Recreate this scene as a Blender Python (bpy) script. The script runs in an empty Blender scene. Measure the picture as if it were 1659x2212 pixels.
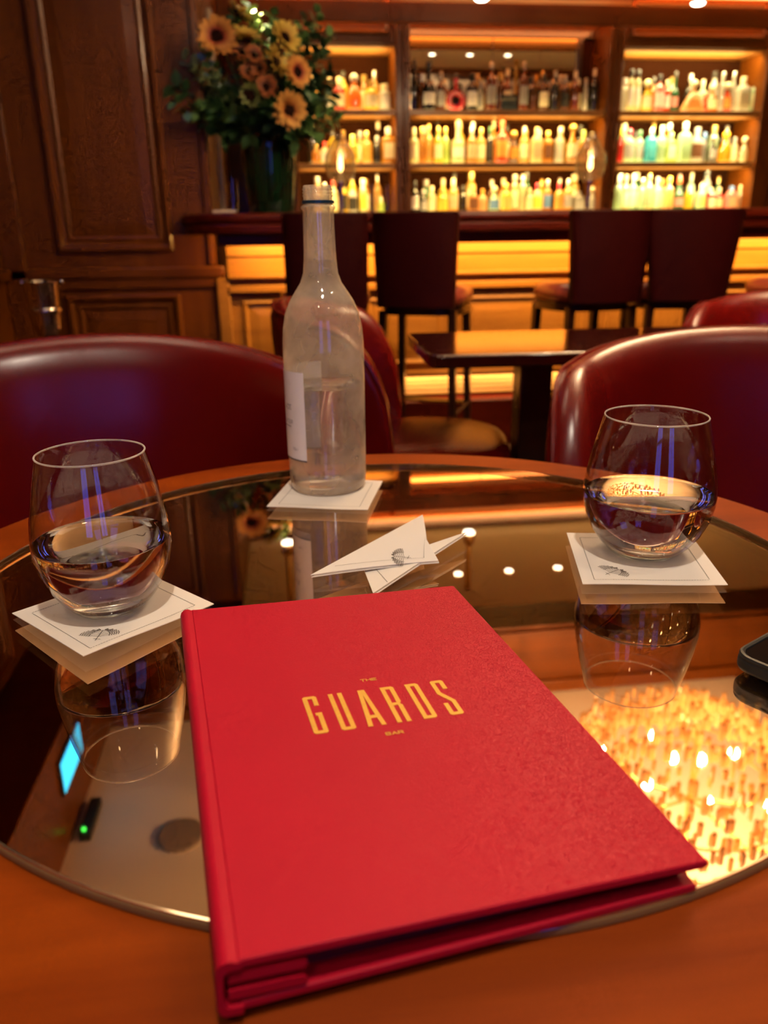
import bpy, bmesh, math, random
from mathutils import Vector, Matrix

rad = math.radians
rnd = random.Random(11)
scene = bpy.context.scene
col = scene.collection

# ------------------------------------------------------------------ camera
ZT = 0.74                      # top of the mirror disc on the table
cam_data = bpy.data.cameras.new('camera')
cam = bpy.data.objects.new('camera', cam_data)
col.objects.link(cam)
scene.camera = cam
cam_data.sensor_fit = 'VERTICAL'
cam_data.sensor_height = 36.0
cam_data.lens = 1710.0 / 2212.0 * 36.0
cam_data.clip_start = 0.02
pitch, roll, yaw = rad(19.232), rad(-0.794), rad(6.747)
_cy, _sy = math.cos(yaw), math.sin(yaw)
_right = Vector((_cy, -_sy, 0))
_fwd = Vector((_sy * math.cos(pitch), _cy * math.cos(pitch), -math.sin(pitch)))
_up = _right.cross(_fwd)
_r2 = _right * math.cos(roll) + _up * math.sin(roll)
_u2 = _up * math.cos(roll) - _right * math.sin(roll)
cam.matrix_world = Matrix(((_r2.x, _u2.x, -_fwd.x, 0), (_r2.y, _u2.y, -_fwd.y, 0),
                           (_r2.z, _u2.z, -_fwd.z, 1.02), (0, 0, 0, 1)))
cam_data.dof.use_dof = True
cam_data.dof.focus_distance = 0.60
cam_data.dof.aperture_fstop = 6.4

# ------------------------------------------------------------------ world, exposure
world = bpy.data.worlds.new('dusk')
scene.world = world
world.use_nodes = True
_bg = world.node_tree.nodes['Background']
_bg.inputs[0].default_value = (0.10, 0.16, 1.0, 1)
_bg.inputs[1].default_value = 2.7
scene.view_settings.view_transform = 'Standard'
scene.view_settings.look = 'None'
scene.view_settings.gamma = 1.0
scene.view_settings.use_curve_mapping = False
scene.view_settings.exposure = 0.0
scene.cycles.max_bounces = 9
scene.cycles.transparent_max_bounces = 14
scene.cycles.transmission_bounces = 8
scene.cycles.glossy_bounces = 4
scene.cycles.diffuse_bounces = 3
scene.cycles.sample_clamp_indirect = 4.0
scene.cycles.adaptive_threshold = 0.085
scene.cycles.adaptive_min_samples = 12

WARM = (1.0, 0.66, 0.30)
AMBER = (1.0, 0.52, 0.14)


def area_light(name, loc, target, sx, sy, power, color):
    d = bpy.data.lights.new(name, 'AREA')
    d.shape = 'RECTANGLE'; d.size = sx; d.size_y = sy; d.energy = power; d.color = color
    o = bpy.data.objects.new(name, d); col.objects.link(o)
    o.location = loc
    v = Vector(target) - Vector(loc)
    o.rotation_euler = v.to_track_quat('-Z', 'Y').to_euler()
    return o


def point_light(name, loc, power, color, r=0.02):
    d = bpy.data.lights.new(name, 'POINT')
    d.energy = power; d.color = color; d.shadow_soft_size = r
    o = bpy.data.objects.new(name, d); col.objects.link(o); o.location = loc
    return o


def spot_light(name, loc, target, power, color, angle, blend=0.6, r=0.02):
    d = bpy.data.lights.new(name, 'SPOT')
    d.energy = power; d.color = color; d.spot_size = rad(angle); d.spot_blend = blend; d.shadow_soft_size = r
    o = bpy.data.objects.new(name, d); col.objects.link(o); o.location = loc
    o.rotation_euler = (Vector(target) - Vector(loc)).to_track_quat('-Z', 'Y').to_euler()
    return o


# ------------------------------------------------------------------ materials
MATS = {}


def nodes_of(name):
    m = bpy.data.materials.new(name); m.use_nodes = True
    nt = m.node_tree
    return m, nt, nt.nodes['Principled BSDF'], nt.nodes['Material Output']


def plain(name, color, rough=0.5, metal=0.0, coat=0.0, emit=None, strength=0.0, noise=0.0, nscale=8.0, bump=0.0, bscale=60.0, spec=0.5):
    if name in MATS:
        return MATS[name]
    m, nt, p, out = nodes_of(name)
    p.inputs['Base Color'].default_value = (*color, 1)
    p.inputs['Roughness'].default_value = rough
    p.inputs['Metallic'].default_value = metal
    p.inputs['Coat Weight'].default_value = coat
    p.inputs['Coat Roughness'].default_value = 0.12
    p.inputs['Specular IOR Level'].default_value = spec
    if emit:
        p.inputs['Emission Color'].default_value = (*emit, 1)
        p.inputs['Emission Strength'].default_value = strength
    tc = nt.nodes.new('ShaderNodeTexCoord')
    if noise:
        n = nt.nodes.new('ShaderNodeTexNoise'); n.inputs['Scale'].default_value = nscale; n.inputs['Detail'].default_value = 5
        nt.links.new(tc.outputs['Object'], n.inputs['Vector'])
        mx = nt.nodes.new('ShaderNodeMixRGB'); mx.blend_type = 'MIX'
        mx.inputs[1].default_value = (*[c * (1 - noise) for c in color], 1)
        mx.inputs[2].default_value = (*[min(1, c * (1 + noise)) for c in color], 1)
        nt.links.new(n.outputs['Fac'], mx.inputs[0]); nt.links.new(mx.outputs[0], p.inputs['Base Color'])
    if bump:
        n = nt.nodes.new('ShaderNodeTexNoise'); n.inputs['Scale'].default_value = bscale; n.inputs['Detail'].default_value = 4
        nt.links.new(tc.outputs['Object'], n.inputs['Vector'])
        b = nt.nodes.new('ShaderNodeBump'); b.inputs['Strength'].default_value = bump; b.inputs['Distance'].default_value = 0.002
        nt.links.new(n.outputs['Fac'], b.inputs['Height']); nt.links.new(b.outputs[0], p.inputs['Normal'])
    MATS[name] = m
    return m


def wood(name, dark, light, axis='z', rough=0.35, coat=0.25, scale=1.0, gap=0.7, spec=0.25):
    m, nt, p, out = nodes_of(name)
    tc = nt.nodes.new('ShaderNodeTexCoord')
    mp = nt.nodes.new('ShaderNodeMapping')
    s = {'x': (1.2, 14, 14), 'y': (14, 1.2, 14), 'z': (14, 14, 0.9)}[axis]
    mp.inputs['Scale'].default_value = [v * scale for v in s]
    nt.links.new(tc.outputs['Object'], mp.inputs['Vector'])
    n = nt.nodes.new('ShaderNodeTexNoise'); n.inputs['Scale'].default_value = 1.0; n.inputs['Detail'].default_value = 5
    n.inputs['Roughness'].default_value = 0.62; n.inputs['Distortion'].default_value = 0.2
    nt.links.new(mp.outputs[0], n.inputs['Vector'])
    r = nt.nodes.new('ShaderNodeValToRGB')
    r.color_ramp.elements[0].position = 0.5 - gap * 0.5; r.color_ramp.elements[1].position = 0.5 + gap * 0.5
    r.color_ramp.elements[0].color = (*dark, 1); r.color_ramp.elements[1].color = (*light, 1)
    nt.links.new(n.outputs['Fac'], r.inputs[0]); nt.links.new(r.outputs[0], p.inputs['Base Color'])
    p.inputs['Roughness'].default_value = rough
    p.inputs['Specular IOR Level'].default_value = spec
    p.inputs['Coat Weight'].default_value = coat; p.inputs['Coat Roughness'].default_value = 0.15
    MATS[name] = m
    return m


def leather(name, color, rough, scale, strength, tone_noise=0.15, coat=0.0, spec=0.5, grow=False):
    m, nt, p, out = nodes_of(name)
    tc = nt.nodes.new('ShaderNodeTexCoord')
    v = nt.nodes.new('ShaderNodeTexVoronoi'); v.feature = 'DISTANCE_TO_EDGE'; v.inputs['Scale'].default_value = scale
    n0 = nt.nodes.new('ShaderNodeTexNoise'); n0.inputs['Scale'].default_value = scale * 0.4; n0.inputs['Detail'].default_value = 3
    add = nt.nodes.new('ShaderNodeVectorMath'); add.operation = 'MULTIPLY_ADD'
    add.inputs[1].default_value = (0.012,) * 3
    nt.links.new(tc.outputs['Object'], n0.inputs['Vector'])
    nt.links.new(n0.outputs['Color'], add.inputs[0]); nt.links.new(tc.outputs['Object'], add.inputs[2])
    nt.links.new(add.outputs[0], v.inputs['Vector'])
    big = nt.nodes.new('ShaderNodeTexNoise'); big.inputs['Scale'].default_value = 9.0; big.inputs['Detail'].default_value = 3
    nt.links.new(tc.outputs['Object'], big.inputs['Vector'])
    mx = nt.nodes.new('ShaderNodeMixRGB')
    mx.inputs[1].default_value = (*[c * (1 - tone_noise) for c in color], 1)  # tone varies at random across the hide
    mx.inputs[2].default_value = (*[min(1, c * (1 + tone_noise)) for c in color], 1)
    nt.links.new(big.outputs['Fac'], mx.inputs[0]); nt.links.new(mx.outputs[0], p.inputs['Base Color'])
    mr = nt.nodes.new('ShaderNodeMapRange'); mr.inputs[1].default_value = 0.0; mr.inputs[2].default_value = 0.09
    nt.links.new(v.outputs['Distance'], mr.inputs[0])
    b = nt.nodes.new('ShaderNodeBump'); b.inputs['Strength'].default_value = strength; b.inputs['Distance'].default_value = 0.0008
    nt.links.new(mr.outputs[0], b.inputs['Height']); nt.links.new(b.outputs[0], p.inputs['Normal'])
    if grow:                                  # the hide is smooth by the spine and creased towards the open edge
        sx = nt.nodes.new('ShaderNodeSeparateXYZ'); nt.links.new(tc.outputs['Object'], sx.inputs[0])
        ad = nt.nodes.new('ShaderNodeMath'); ad.operation = 'MULTIPLY_ADD'; ad.inputs[1].default_value = 0.10
        nt.links.new(big.outputs['Fac'], ad.inputs[0]); nt.links.new(sx.outputs[0], ad.inputs[2])
        gr = nt.nodes.new('ShaderNodeMapRange'); gr.inputs[1].default_value = 0.09; gr.inputs[2].default_value = 0.25
        gr.inputs[3].default_value = strength * 0.15; gr.inputs[4].default_value = strength
        nt.links.new(ad.outputs[0], gr.inputs[0]); nt.links.new(gr.outputs[0], b.inputs['Strength'])
    p.inputs['Roughness'].default_value = rough
    p.inputs['Specular IOR Level'].default_value = spec
    p.inputs['Coat Weight'].default_value = coat; p.inputs['Coat Roughness'].default_value = 0.25
    MATS[name] = m
    return m


def thin_glass(name, tint=(1, 1, 1), haze=0.0, hazecol=(0.8, 0.75, 0.68), gain=1.0, rough=0.0):
    """clear wall of glass: see-through plus mirror reflection by angle, with optional fogging, its edges thickened as painted rim light"""
    m, nt, p, out = nodes_of(name)
    nt.nodes.remove(p)
    geo = nt.nodes.new('ShaderNodeNewGeometry')
    ior = nt.nodes.new('ShaderNodeMix'); ior.inputs[2].default_value = 1.5; ior.inputs[3].default_value = 1 / 1.5
    nt.links.new(geo.outputs['Backfacing'], ior.inputs[0])
    fr = nt.nodes.new('ShaderNodeFresnel'); nt.links.new(ior.outputs[0], fr.inputs['IOR'])
    g = nt.nodes.new('ShaderNodeMath'); g.operation = 'MULTIPLY'; g.use_clamp = True; g.inputs[1].default_value = gain
    nt.links.new(fr.outputs[0], g.inputs[0])
    tr = nt.nodes.new('ShaderNodeBsdfTransparent'); tr.inputs[0].default_value = (*tint, 1)
    gl = nt.nodes.new('ShaderNodeBsdfGlossy'); gl.inputs['Roughness'].default_value = rough
    mix = nt.nodes.new('ShaderNodeMixShader')
    nt.links.new(g.outputs[0], mix.inputs[0]); nt.links.new(tr.outputs[0], mix.inputs[1]); nt.links.new(gl.outputs[0], mix.inputs[2])
    last = mix
    if haze:
        tc = nt.nodes.new('ShaderNodeTexCoord')
        n = nt.nodes.new('ShaderNodeTexNoise'); n.inputs['Scale'].default_value = 22.0; n.inputs['Detail'].default_value = 6
        nt.links.new(tc.outputs['Object'], n.inputs['Vector'])
        mr = nt.nodes.new('ShaderNodeMapRange'); mr.inputs[1].default_value = 0.35; mr.inputs[2].default_value = 0.65
        mr.inputs[3].default_value = haze * 0.55; mr.inputs[4].default_value = haze * 1.25
        nt.links.new(n.outputs['Fac'], mr.inputs[0])
        di = nt.nodes.new('ShaderNodeBsdfDiffuse'); di.inputs[0].default_value = (*hazecol, 1)
        tl = nt.nodes.new('ShaderNodeBsdfTranslucent'); tl.inputs[0].default_value = (*hazecol, 1)
        dm = nt.nodes.new('ShaderNodeMixShader'); dm.inputs[0].default_value = 0.5
        nt.links.new(di.outputs[0], dm.inputs[1]); nt.links.new(tl.outputs[0], dm.inputs[2])
        hz = nt.nodes.new('ShaderNodeMixShader')
        lw = nt.nodes.new('ShaderNodeLayerWeight'); lw.inputs[0].default_value = 0.35
        fa = nt.nodes.new('ShaderNodeMapRange'); fa.inputs[3].default_value = 0.65; fa.inputs[4].default_value = 1.7  # haze thickens at grazing angles, painting a rim light into the edges
        nt.links.new(lw.outputs['Facing'], fa.inputs[0])
        fm = nt.nodes.new('ShaderNodeMath'); fm.operation = 'MULTIPLY'; fm.use_clamp = True
        nt.links.new(mr.outputs[0], fm.inputs[0]); nt.links.new(fa.outputs[0], fm.inputs[1])
        nt.links.new(fm.outputs[0], hz.inputs[0]); nt.links.new(mix.outputs[0], hz.inputs[1]); nt.links.new(dm.outputs[0], hz.inputs[2])
        last = hz
    nt.links.new(last.outputs[0], out.inputs['Surface'])
    MATS[name] = m
    return m


def refractive(name, color, ior, rough=0.0):
    m, nt, p, out = nodes_of(name)
    nt.nodes.remove(p)
    g = nt.nodes.new('ShaderNodeBsdfGlass')
    g.inputs['Color'].default_value = (*color, 1); g.inputs['IOR'].default_value = ior; g.inputs['Roughness'].default_value = rough
    nt.links.new(g.outputs[0], out.inputs['Surface'])
    MATS[name] = m
    return m


def lucent(name, color, gloss=0.12, through=0.55):
    """coloured liquor seen through its bottle: light scatters through, the skin is glossy"""
    if name in MATS:
        return MATS[name]
    m, nt, p, out = nodes_of(name)
    nt.nodes.remove(p)
    di = nt.nodes.new('ShaderNodeBsdfDiffuse'); di.inputs[0].default_value = (*color, 1)
    tl = nt.nodes.new('ShaderNodeBsdfTranslucent'); tl.inputs[0].default_value = (*color, 1)
    a = nt.nodes.new('ShaderNodeMixShader'); a.inputs[0].default_value = through
    nt.links.new(di.outputs[0], a.inputs[1]); nt.links.new(tl.outputs[0], a.inputs[2])
    gl = nt.nodes.new('ShaderNodeBsdfGlossy'); gl.inputs['Roughness'].default_value = 0.06
    b = nt.nodes.new('ShaderNodeMixShader'); b.inputs[0].default_value = gloss
    nt.links.new(a.outputs[0], b.inputs[1]); nt.links.new(gl.outputs[0], b.inputs[2])
    nt.links.new(b.outputs[0], out.inputs['Surface'])
    MATS[name] = m
    return m


def glow(name, color, strength):
    if name in MATS:
        return MATS[name]
    m, nt, p, out = nodes_of(name)
    nt.nodes.remove(p)
    e = nt.nodes.new('ShaderNodeEmission'); e.inputs[0].default_value = (*color, 1); e.inputs[1].default_value = strength
    nt.links.new(e.outputs[0], out.inputs['Surface'])
    MATS[name] = m
    return m


M_panel = wood('panel_wood', (0.098, 0.022, 0.0010), (0.175, 0.046, 0.0020), 'z', 0.42, 0.12)
M_panelx = wood('panel_wood_cross', (0.098, 0.022, 0.0010), (0.175, 0.046, 0.0020), 'x', 0.42, 0.12)
M_barwood = wood('bar_front_wood', (0.22, 0.085, 0.016), (0.42, 0.18, 0.035), 'x', 0.4, 0.1)
M_mahog = wood('mahogany', (0.055, 0.004, 0.001), (0.115, 0.010, 0.002), 'x', 0.35, 0.0, spec=0.2)
M_dark = plain('dark_wood', (0.020, 0.006, 0.003), 0.3, coat=0.3)
M_table = wood('table_wood', (0.105, 0.012, 0.0008), (0.27, 0.045, 0.0020), 'x', 0.45, 0.0, 1.6, spec=0.06)
M_shelf = wood('shelf_wood', (0.30, 0.13, 0.03), (0.50, 0.24, 0.06), 'x', 0.4, 0.1)
M_cream = plain('cream_plaster', (0.86, 0.75, 0.60), 0.8, noise=0.05, nscale=3)
M_carpet = plain('carpet', (0.05, 0.016, 0.008), 0.95, noise=0.4, nscale=20)
M_brass = plain('brass', (0.75, 0.45, 0.14), 0.28, 1.0)
M_silver = plain('silver', (0.75, 0.68, 0.58), 0.18, 1.0)
M_red = leather('chair_leather', (0.13, 0.0025, 0.0018), 0.25, 260, 0.06, 0.2, 0.0)
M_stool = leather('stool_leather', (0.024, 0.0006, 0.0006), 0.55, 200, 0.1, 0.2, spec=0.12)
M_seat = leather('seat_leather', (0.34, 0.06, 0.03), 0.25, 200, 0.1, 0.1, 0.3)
M_menu = leather('menu_leather', (0.36, 0.0018, 0.016), 0.52, 420, 0.50, 0.10, spec=0.18, grow=True)
M_menudark = plain('menu_inside', (0.10, 0.003, 0.006), 0.7)
M_gold = plain('gold_foil', (0.70, 0.38, 0.055), 0.42, 0.35, noise=0.15, nscale=300)
M_napkin = lucent('napkin_paper', (0.86, 0.80, 0.74), 0.0, 0.38)
M_print = plain('napkin_print', (0.06, 0.045, 0.035), 0.9)
M_paper = plain('label_paper', (0.78, 0.72, 0.70), 0.75)
M_ink = plain('label_ink', (0.10, 0.08, 0.08), 0.8)
M_mirror = plain('bronze_mirror', (0.86, 0.61, 0.38), 0.012, 1.0)
M_mirroredge = plain('mirror_edge', (0.16, 0.085, 0.035), 0.12, 0.0, coat=0.6)
M_wallmirror = plain('wall_mirror', (0.95, 0.86, 0.68), 0.03, 1.0)
M_glass = thin_glass('clear_glass', gain=1.5)
M_rim = thin_glass('glass_rim', (1, 1, 1), 0.45, (.9, .82, .74), 5.0)  # whitish haze paints a bright highlight line along the rim
M_globe = thin_glass('lamp_glass', (.9, .86, .8), 0.10, (.8, .6, .35), 3.0)
M_topglass = thin_glass('mirror_glass', (.97, .95, .91), gain=1.0)
M_water = refractive('water', (0.99, 0.99, 0.98), 1.33)
M_bottle = thin_glass('fogged_glass', (0.97, 0.97, 0.94), 0.40, (0.88, 0.74, 0.56), 2.2, 0.03)
M_bottlewater = refractive('bottle_water', (0.93, 0.92, 0.93), 1.33, 0.06)
M_black = plain('black_rubber', (0.012, 0.011, 0.010), 0.45)
M_screen = plain('phone_screen', (0.004, 0.004, 0.004), 0.06, spec=0.15)
M_matte = plain('matte_dark_wood', (0.030, 0.008, 0.002), 0.9, spec=0.05)
M_base = refractive('thick_glass', (0.98, 1.0, 0.99), 1.5)
M_vase = plain('green_vase', (0.002, 0.020, 0.008), 0.06, coat=0.6)
M_white = plain('white_linen', (0.75, 0.66, 0.56), 0.8)


# ------------------------------------------------------------------ mesh building
class MB:
    def __init__(self):
        self.v = []; self.f = []; self.m = None

    def _add(self, vs, fs):
        k = len(self.v)
        if self.m is not None:
            vs = [tuple(self.m @ Vector(p)) for p in vs]
        self.v += [tuple(p) for p in vs]
        self.f += [tuple(i + k for i in q) for q in fs]
        return self

    def box(self, x0, x1, y0, y1, z0, z1):
        return self._add([(x0, y0, z0), (x1, y0, z0), (x1, y1, z0), (x0, y1, z0), (x0, y0, z1), (x1, y0, z1), (x1, y1, z1), (x0, y1, z1)],
                         [(0, 3, 2, 1), (4, 5, 6, 7), (0, 1, 5, 4), (1, 2, 6, 5), (2, 3, 7, 6), (3, 0, 4, 7)])

    def lathe(self, prof, n=24, c=(0, 0), sx=1.0, sy=1.0, cap0=True, cap1=True, power=None):
        vs, fs = [], []
        for r, z in prof:
            for k in range(n):
                a = 2 * math.pi * k / n
                ca, sa = math.cos(a), math.sin(a)
                if power:                       # squarish section
                    q = (abs(ca) ** power + abs(sa) ** power) ** (-1.0 / power)
                    ca *= q; sa *= q
                vs.append((c[0] + r * sx * ca, c[1] + r * sy * sa, z))
        for i in range(len(prof) - 1):
            for k in range(n):
                a, b = i * n + k, i * n + (k + 1) % n
                fs.append((a, b, b + n, a + n))
        if cap0 and prof[0][0] > 1e-6:
            fs.append(tuple(reversed(range(n))))
        if cap1 and prof[-1][0] > 1e-6:
            fs.append(tuple(range((len(prof) - 1) * n, len(prof) * n)))
        return self._add(vs, fs)

    def tube(self, pts, r, n=8, cap=True):
        pts = [Vector(p) for p in pts]
        rs = r if isinstance(r, (list, tuple)) else [r] * len(pts)
        vs, fs = [], []
        t0 = (pts[1] - pts[0]).normalized()
        side = t0.orthogonal().normalized()
        for i, p in enumerate(pts):
            t = (pts[min(i + 1, len(pts) - 1)] - pts[max(i - 1, 0)]).normalized()
            side = (side - t * side.dot(t)).normalized()
            b = t.cross(side)
            for k in range(n):
                a = 2 * math.pi * k / n
                vs.append(p + (side * math.cos(a) + b * math.sin(a)) * rs[i])
        for i in range(len(pts) - 1):
            for k in range(n):
                a, b2 = i * n + k, i * n + (k + 1) % n
                fs.append((a, b2, b2 + n, a + n))
        if cap:
            fs.append(tuple(reversed(range(n)))); fs.append(tuple(range((len(pts) - 1) * n, len(pts) * n)))
        return self._add(vs, fs)

    def prism(self, poly, z0, z1):
        n = len(poly)
        vs = [(x, y, z0) for x, y in poly] + [(x, y, z1) for x, y in poly]
        fs = [tuple(reversed(range(n))), tuple(range(n, 2 * n))] + [(k, (k + 1) % n, n + (k + 1) % n, n + k) for k in range(n)]
        return self._add(vs, fs)

    def grid(self, fn, nu, nv, closed_u=False, closed_v=False):
        vs = [fn(i / (nu if closed_u else nu - 1), j / (nv if closed_v else nv - 1)) for i in range(nu) for j in range(nv)]
        fs = []
        for i in range(nu if closed_u else nu - 1):
            for j in range(nv if closed_v else nv - 1):
                i2, j2 = (i + 1) % nu, (j + 1) % nv
                fs.append((i * nv + j, i2 * nv + j, i2 * nv + j2, i * nv + j2))
        return self._add(vs, fs)

    def sphere(self, c, r, n=12, m=8, sz=1.0):
        prof = [(max(1e-7, r * math.sin(math.pi * i / m)), c[2] - r * sz * math.cos(math.pi * i / m)) for i in range(m + 1)]
        return self.lathe(prof, n, (c[0], c[1]), cap0=False, cap1=False)

    def mesh(self, name, mat, smooth=40, fix=True):
        me = bpy.data.meshes.new(name)
        me.from_pydata(self.v, [], self.f)
        if fix:
            bm = bmesh.new(); bm.from_mesh(me)
            bmesh.ops.remove_doubles(bm, verts=bm.verts, dist=1e-6)
            bmesh.ops.recalc_face_normals(bm, faces=bm.faces)
            bm.to_mesh(me); bm.free()
        me.materials.append(mat)
        if smooth:
            me.polygons.foreach_set('use_smooth', [True] * len(me.polygons))
            me.set_sharp_from_angle(angle=rad(smooth))
        me.update()
        return me

    def build(self, name, mat, parent=None, smooth=40, bevel=0.0, seg=2, subd=0, fix=True):
        return link(name, self.mesh(name, mat, smooth, fix), parent, bevel, seg, subd)


def link(name, me, parent=None, bevel=0.0, seg=2, subd=0):
    o = bpy.data.objects.new(name, me); col.objects.link(o)
    if parent is not None:
        o.parent = parent
    if bevel:
        b = o.modifiers.new('bevel', 'BEVEL'); b.width = bevel; b.segments = seg; b.limit_method = 'ANGLE'; b.angle_limit = rad(40)
        b.harden_normals = False
    if subd:
        s = o.modifiers.new('subd', 'SUBSURF'); s.levels = subd; s.render_levels = subd
    return o


def tag(o, label=None, cat=None, group=None, kind=None):
    if label: o['label'] = label
    if cat: o['category'] = cat
    if group: o['group'] = group
    if kind: o['kind'] = kind
    return o


def thing(name, label, cat, loc=(0, 0, 0), rz=0.0, group=None):
    o = bpy.data.objects.new(name, None); col.objects.link(o)
    o.empty_display_size = 0.05; o.location = loc; o.rotation_euler = (0, 0, rz)
    return tag(o, label, cat, group)


def struct(name, mb, mat, **k):
    return tag(mb.build(name, mat, **k), kind='structure')


def copy_tree(src, parent=None):
    c = src.copy(); col.objects.link(c); c.parent = parent
    for ch in list(src.children):
        copy_tree(ch, c)
    return c


def rounded_rect(w, h, r, n=6):
    pts = []
    for cx, cy, a0 in ((w - r, h - r, 0), (-w + r, h - r, 90), (-w + r, -h + r, 180), (w - r, -h + r, 270)):
        for k in range(n + 1):
            a = rad(a0 + 90 * k / n)
            pts.append((cx + r * math.cos(a), cy + r * math.sin(a)))
    return pts


# ------------------------------------------------------------------ the room
def frame_moulding(parent, mapf, x0, x1, z0, z1, prof, mat, name='panel_moulding'):
    """mitred moulding: prof = [(inset, height)] swept round a rectangle; mapf(x, z, h) -> point"""
    mb = MB(); vs = []; fs = []
    for d, h in prof:
        for x, z in ((x0 + d, z0 + d), (x1 - d, z0 + d), (x1 - d, z1 - d), (x0 + d, z1 - d)):
            vs.append(mapf(x, z, h))
    for i in range(len(prof) - 1):
        for k in range(4):
            a, b = i * 4 + k, i * 4 + (k + 1) % 4
            fs.append((a, b, b + 4, a + 4))
    mb._add(vs, fs)
    return mb.build(name, mat, parent, smooth=25)


PROF = [(0, 0.0), (0.0, 0.018), (0.010, 0.026), (0.022, 0.024), (0.032, 0.010), (0.046, 0.006), (0.058, 0.012), (0.070, 0.003), (0.075, 0.0)]


def panel(parent, mapf, x0, x1, z0, z1, prof=PROF, field=True, mat=None):
    frame_moulding(parent, mapf, x0, x1, z0, z1, prof, mat or M_panel)
    if field:
        g = prof[-1][0] - 0.004
        a = [(x0 + g, z0 + g), (x1 - g, z0 + g), (x1 - g, z1 - g), (x0 + g, z1 - g)]
        b = [(x0 + g + .05, z0 + g + .05), (x1 - g - .05, z0 + g + .05), (x1 - g - .05, z1 - g - .05), (x0 + g + .05, z1 - g - .05)]
        mb = MB()._add([mapf(x, z, 0.0015) for x, z in a] + [mapf(x, z, 0.008) for x, z in b],
                       [(0, 1, 5, 4), (1, 2, 6, 5), (2, 3, 7, 6), (3, 0, 4, 7), (4, 5, 6, 7)])
        mb.build('panel_field', mat or M_panel, parent, smooth=0)


XL, XR, YB, YF, ZCEIL, ZLOW = -1.27, 4.2, -1.9, 5.72, 2.70, 2.36
struct('floor', MB().box(XL - .1, XR + .1, YB - .1, YF + .1, -0.06, 0.0), M_carpet, smooth=0)
struct('ceiling', MB().box(XL - .1, XR + .1, YB - .1, 3.45, ZCEIL, ZCEIL + .06), M_cream, smooth=0)
struct('ceiling', MB().box(-.46, XR + .1, 3.70, YF + .1, ZLOW, ZLOW + .06), M_cream, smooth=0)
beam = struct('trim_1', MB().box(XL, XR, 3.45, 3.70, 2.31, ZCEIL + .05), M_panelx, smooth=0)
MB().box(XL, XR, 3.425, 3.45, 2.62, 2.69).build('cornice_strip', M_panelx, beam, bevel=.008)
MB().box(XL, XR, 3.43, 3.45, 2.33, 2.37).build('bead_strip', M_panelx, beam, bevel=.006)
struct('trim_2', MB().box(XL, -0.95, YB, 3.45, 2.24, ZCEIL), M_panelx, smooth=0, bevel=.006)

wl = struct('wall_left', MB().box(XL - .1, XL, YB, YF, 0, ZCEIL + .05), M_panel, smooth=0)
for k in range(5):
    y0 = -1.7 + k * 1.02
    panel(wl, lambda x, z, h: (XL + h, x, z), y0, y0 + .86, 0.98, 2.18)
    panel(wl, lambda x, z, h: (XL + h, x, z), y0, y0 + .86, 0.14, 0.78)
MB().box(XL, XL + .03, YB, 4.0, .845, .895).build('chair_rail', M_panel, wl, bevel=.008)

struct('wall_right', MB().box(XR, XR + .1, YB, YF, 0, ZCEIL + .05), M_panel, smooth=0)
struct('wall_back', MB().box(XL, XR, YF, YF + .1, 0, ZCEIL + .05), M_panel, smooth=0)

# panelled wall to the side of the bar
wf = struct('wall_front', MB().box(XL, -0.31, 4.0, 4.16, 0, ZCEIL), M_panel, smooth=0)
mf = lambda x, z, h: (x, 4.0 - h, z)
panel(wf, mf, -1.02, -0.50, 0.965, 2.30)
panel(wf, mf, -1.015, -0.49, 0.10, 0.775)
MB().box(XL, -0.275, 3.975, 4.0, .845, .895).build('chair_rail', M_panelx, wf, bevel=.008)
MB().box(XL, -0.275, 3.985, 4.0, .80, .845).build('rail_fascia', M_panelx, wf, bevel=.004)
MB().box(XL, XL + .10, 3.975, 4.0, 0, 2.31).build('corner_stile', M_panel, wf, bevel=.006)
MB().box(-0.345, -0.315, 3.985, 4.0, .90, 2.31).build('edge_bead', M_panel, wf, bevel=.006)
side = struct('wall_niche', MB().box(-0.46, -0.31, 4.16, YF, 0, ZLOW), M_panel, smooth=0)
MB().box(-0.31, -0.285, 4.6, 4.64, 1.13, 2.1).build('lit_edge_strip', plain('lit_edge_paint', (.62, .5, .33), .4), side, bevel=.004)  # pale colour stands in for light on the wall's edge

# rear wall with two tall windows
wx = ((-0.62, -0.10), (0.50, 1.02))
wz = (0.65, 2.20)
rear = MB()
xs = [XL, wx[0][0], wx[0][1], wx[1][0], wx[1][1], XR]
for k in (0, 2, 4):
    rear.box(xs[k], xs[k + 1], YB - .15, YB, 0, ZCEIL + .05)
for a, b in wx:
    rear.box(a, b, YB - .15, YB, 0, wz[0]); rear.box(a, b, YB - .15, YB, wz[1], ZCEIL + .05)
struct('wall_rear', rear, M_panel, smooth=0)
for k, (a, b) in enumerate(wx):
    w = struct('window_%d' % (k + 1), MB().box(a, a + .04, YB - .1, YB - .04, *wz).box(b - .04, b, YB - .1, YB - .04, *wz)
               .box(a, b, YB - .1, YB - .04, wz[0], wz[0] + .05).box(a, b, YB - .1, YB - .04, wz[1] - .05, wz[1]), M_white, smooth=0)
    MB().box((a + b) / 2 - .012, (a + b) / 2 + .012, YB - .09, YB - .05, wz[0] + .05, wz[1] - .05).build('mullion', M_white, w, smooth=0)
    MB().box(a + .04, b - .04, YB - .09, YB - .05, 1.50, 1.525).build('transom', M_white, w, smooth=0)
    for i in range(2):
        for j in range(2):
            x0 = a + .04 if i == 0 else (a + b) / 2 + .012
            x1 = (a + b) / 2 - .012 if i == 0 else b - .04
            z0 = wz[0] + .05 if j == 0 else 1.525
            z1 = 1.50 if j == 0 else wz[1] - .05
            MB().box(x0, x1, YB - .072, YB - .068, z0, z1).build('pane', M_glass, w, smooth=0)

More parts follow.
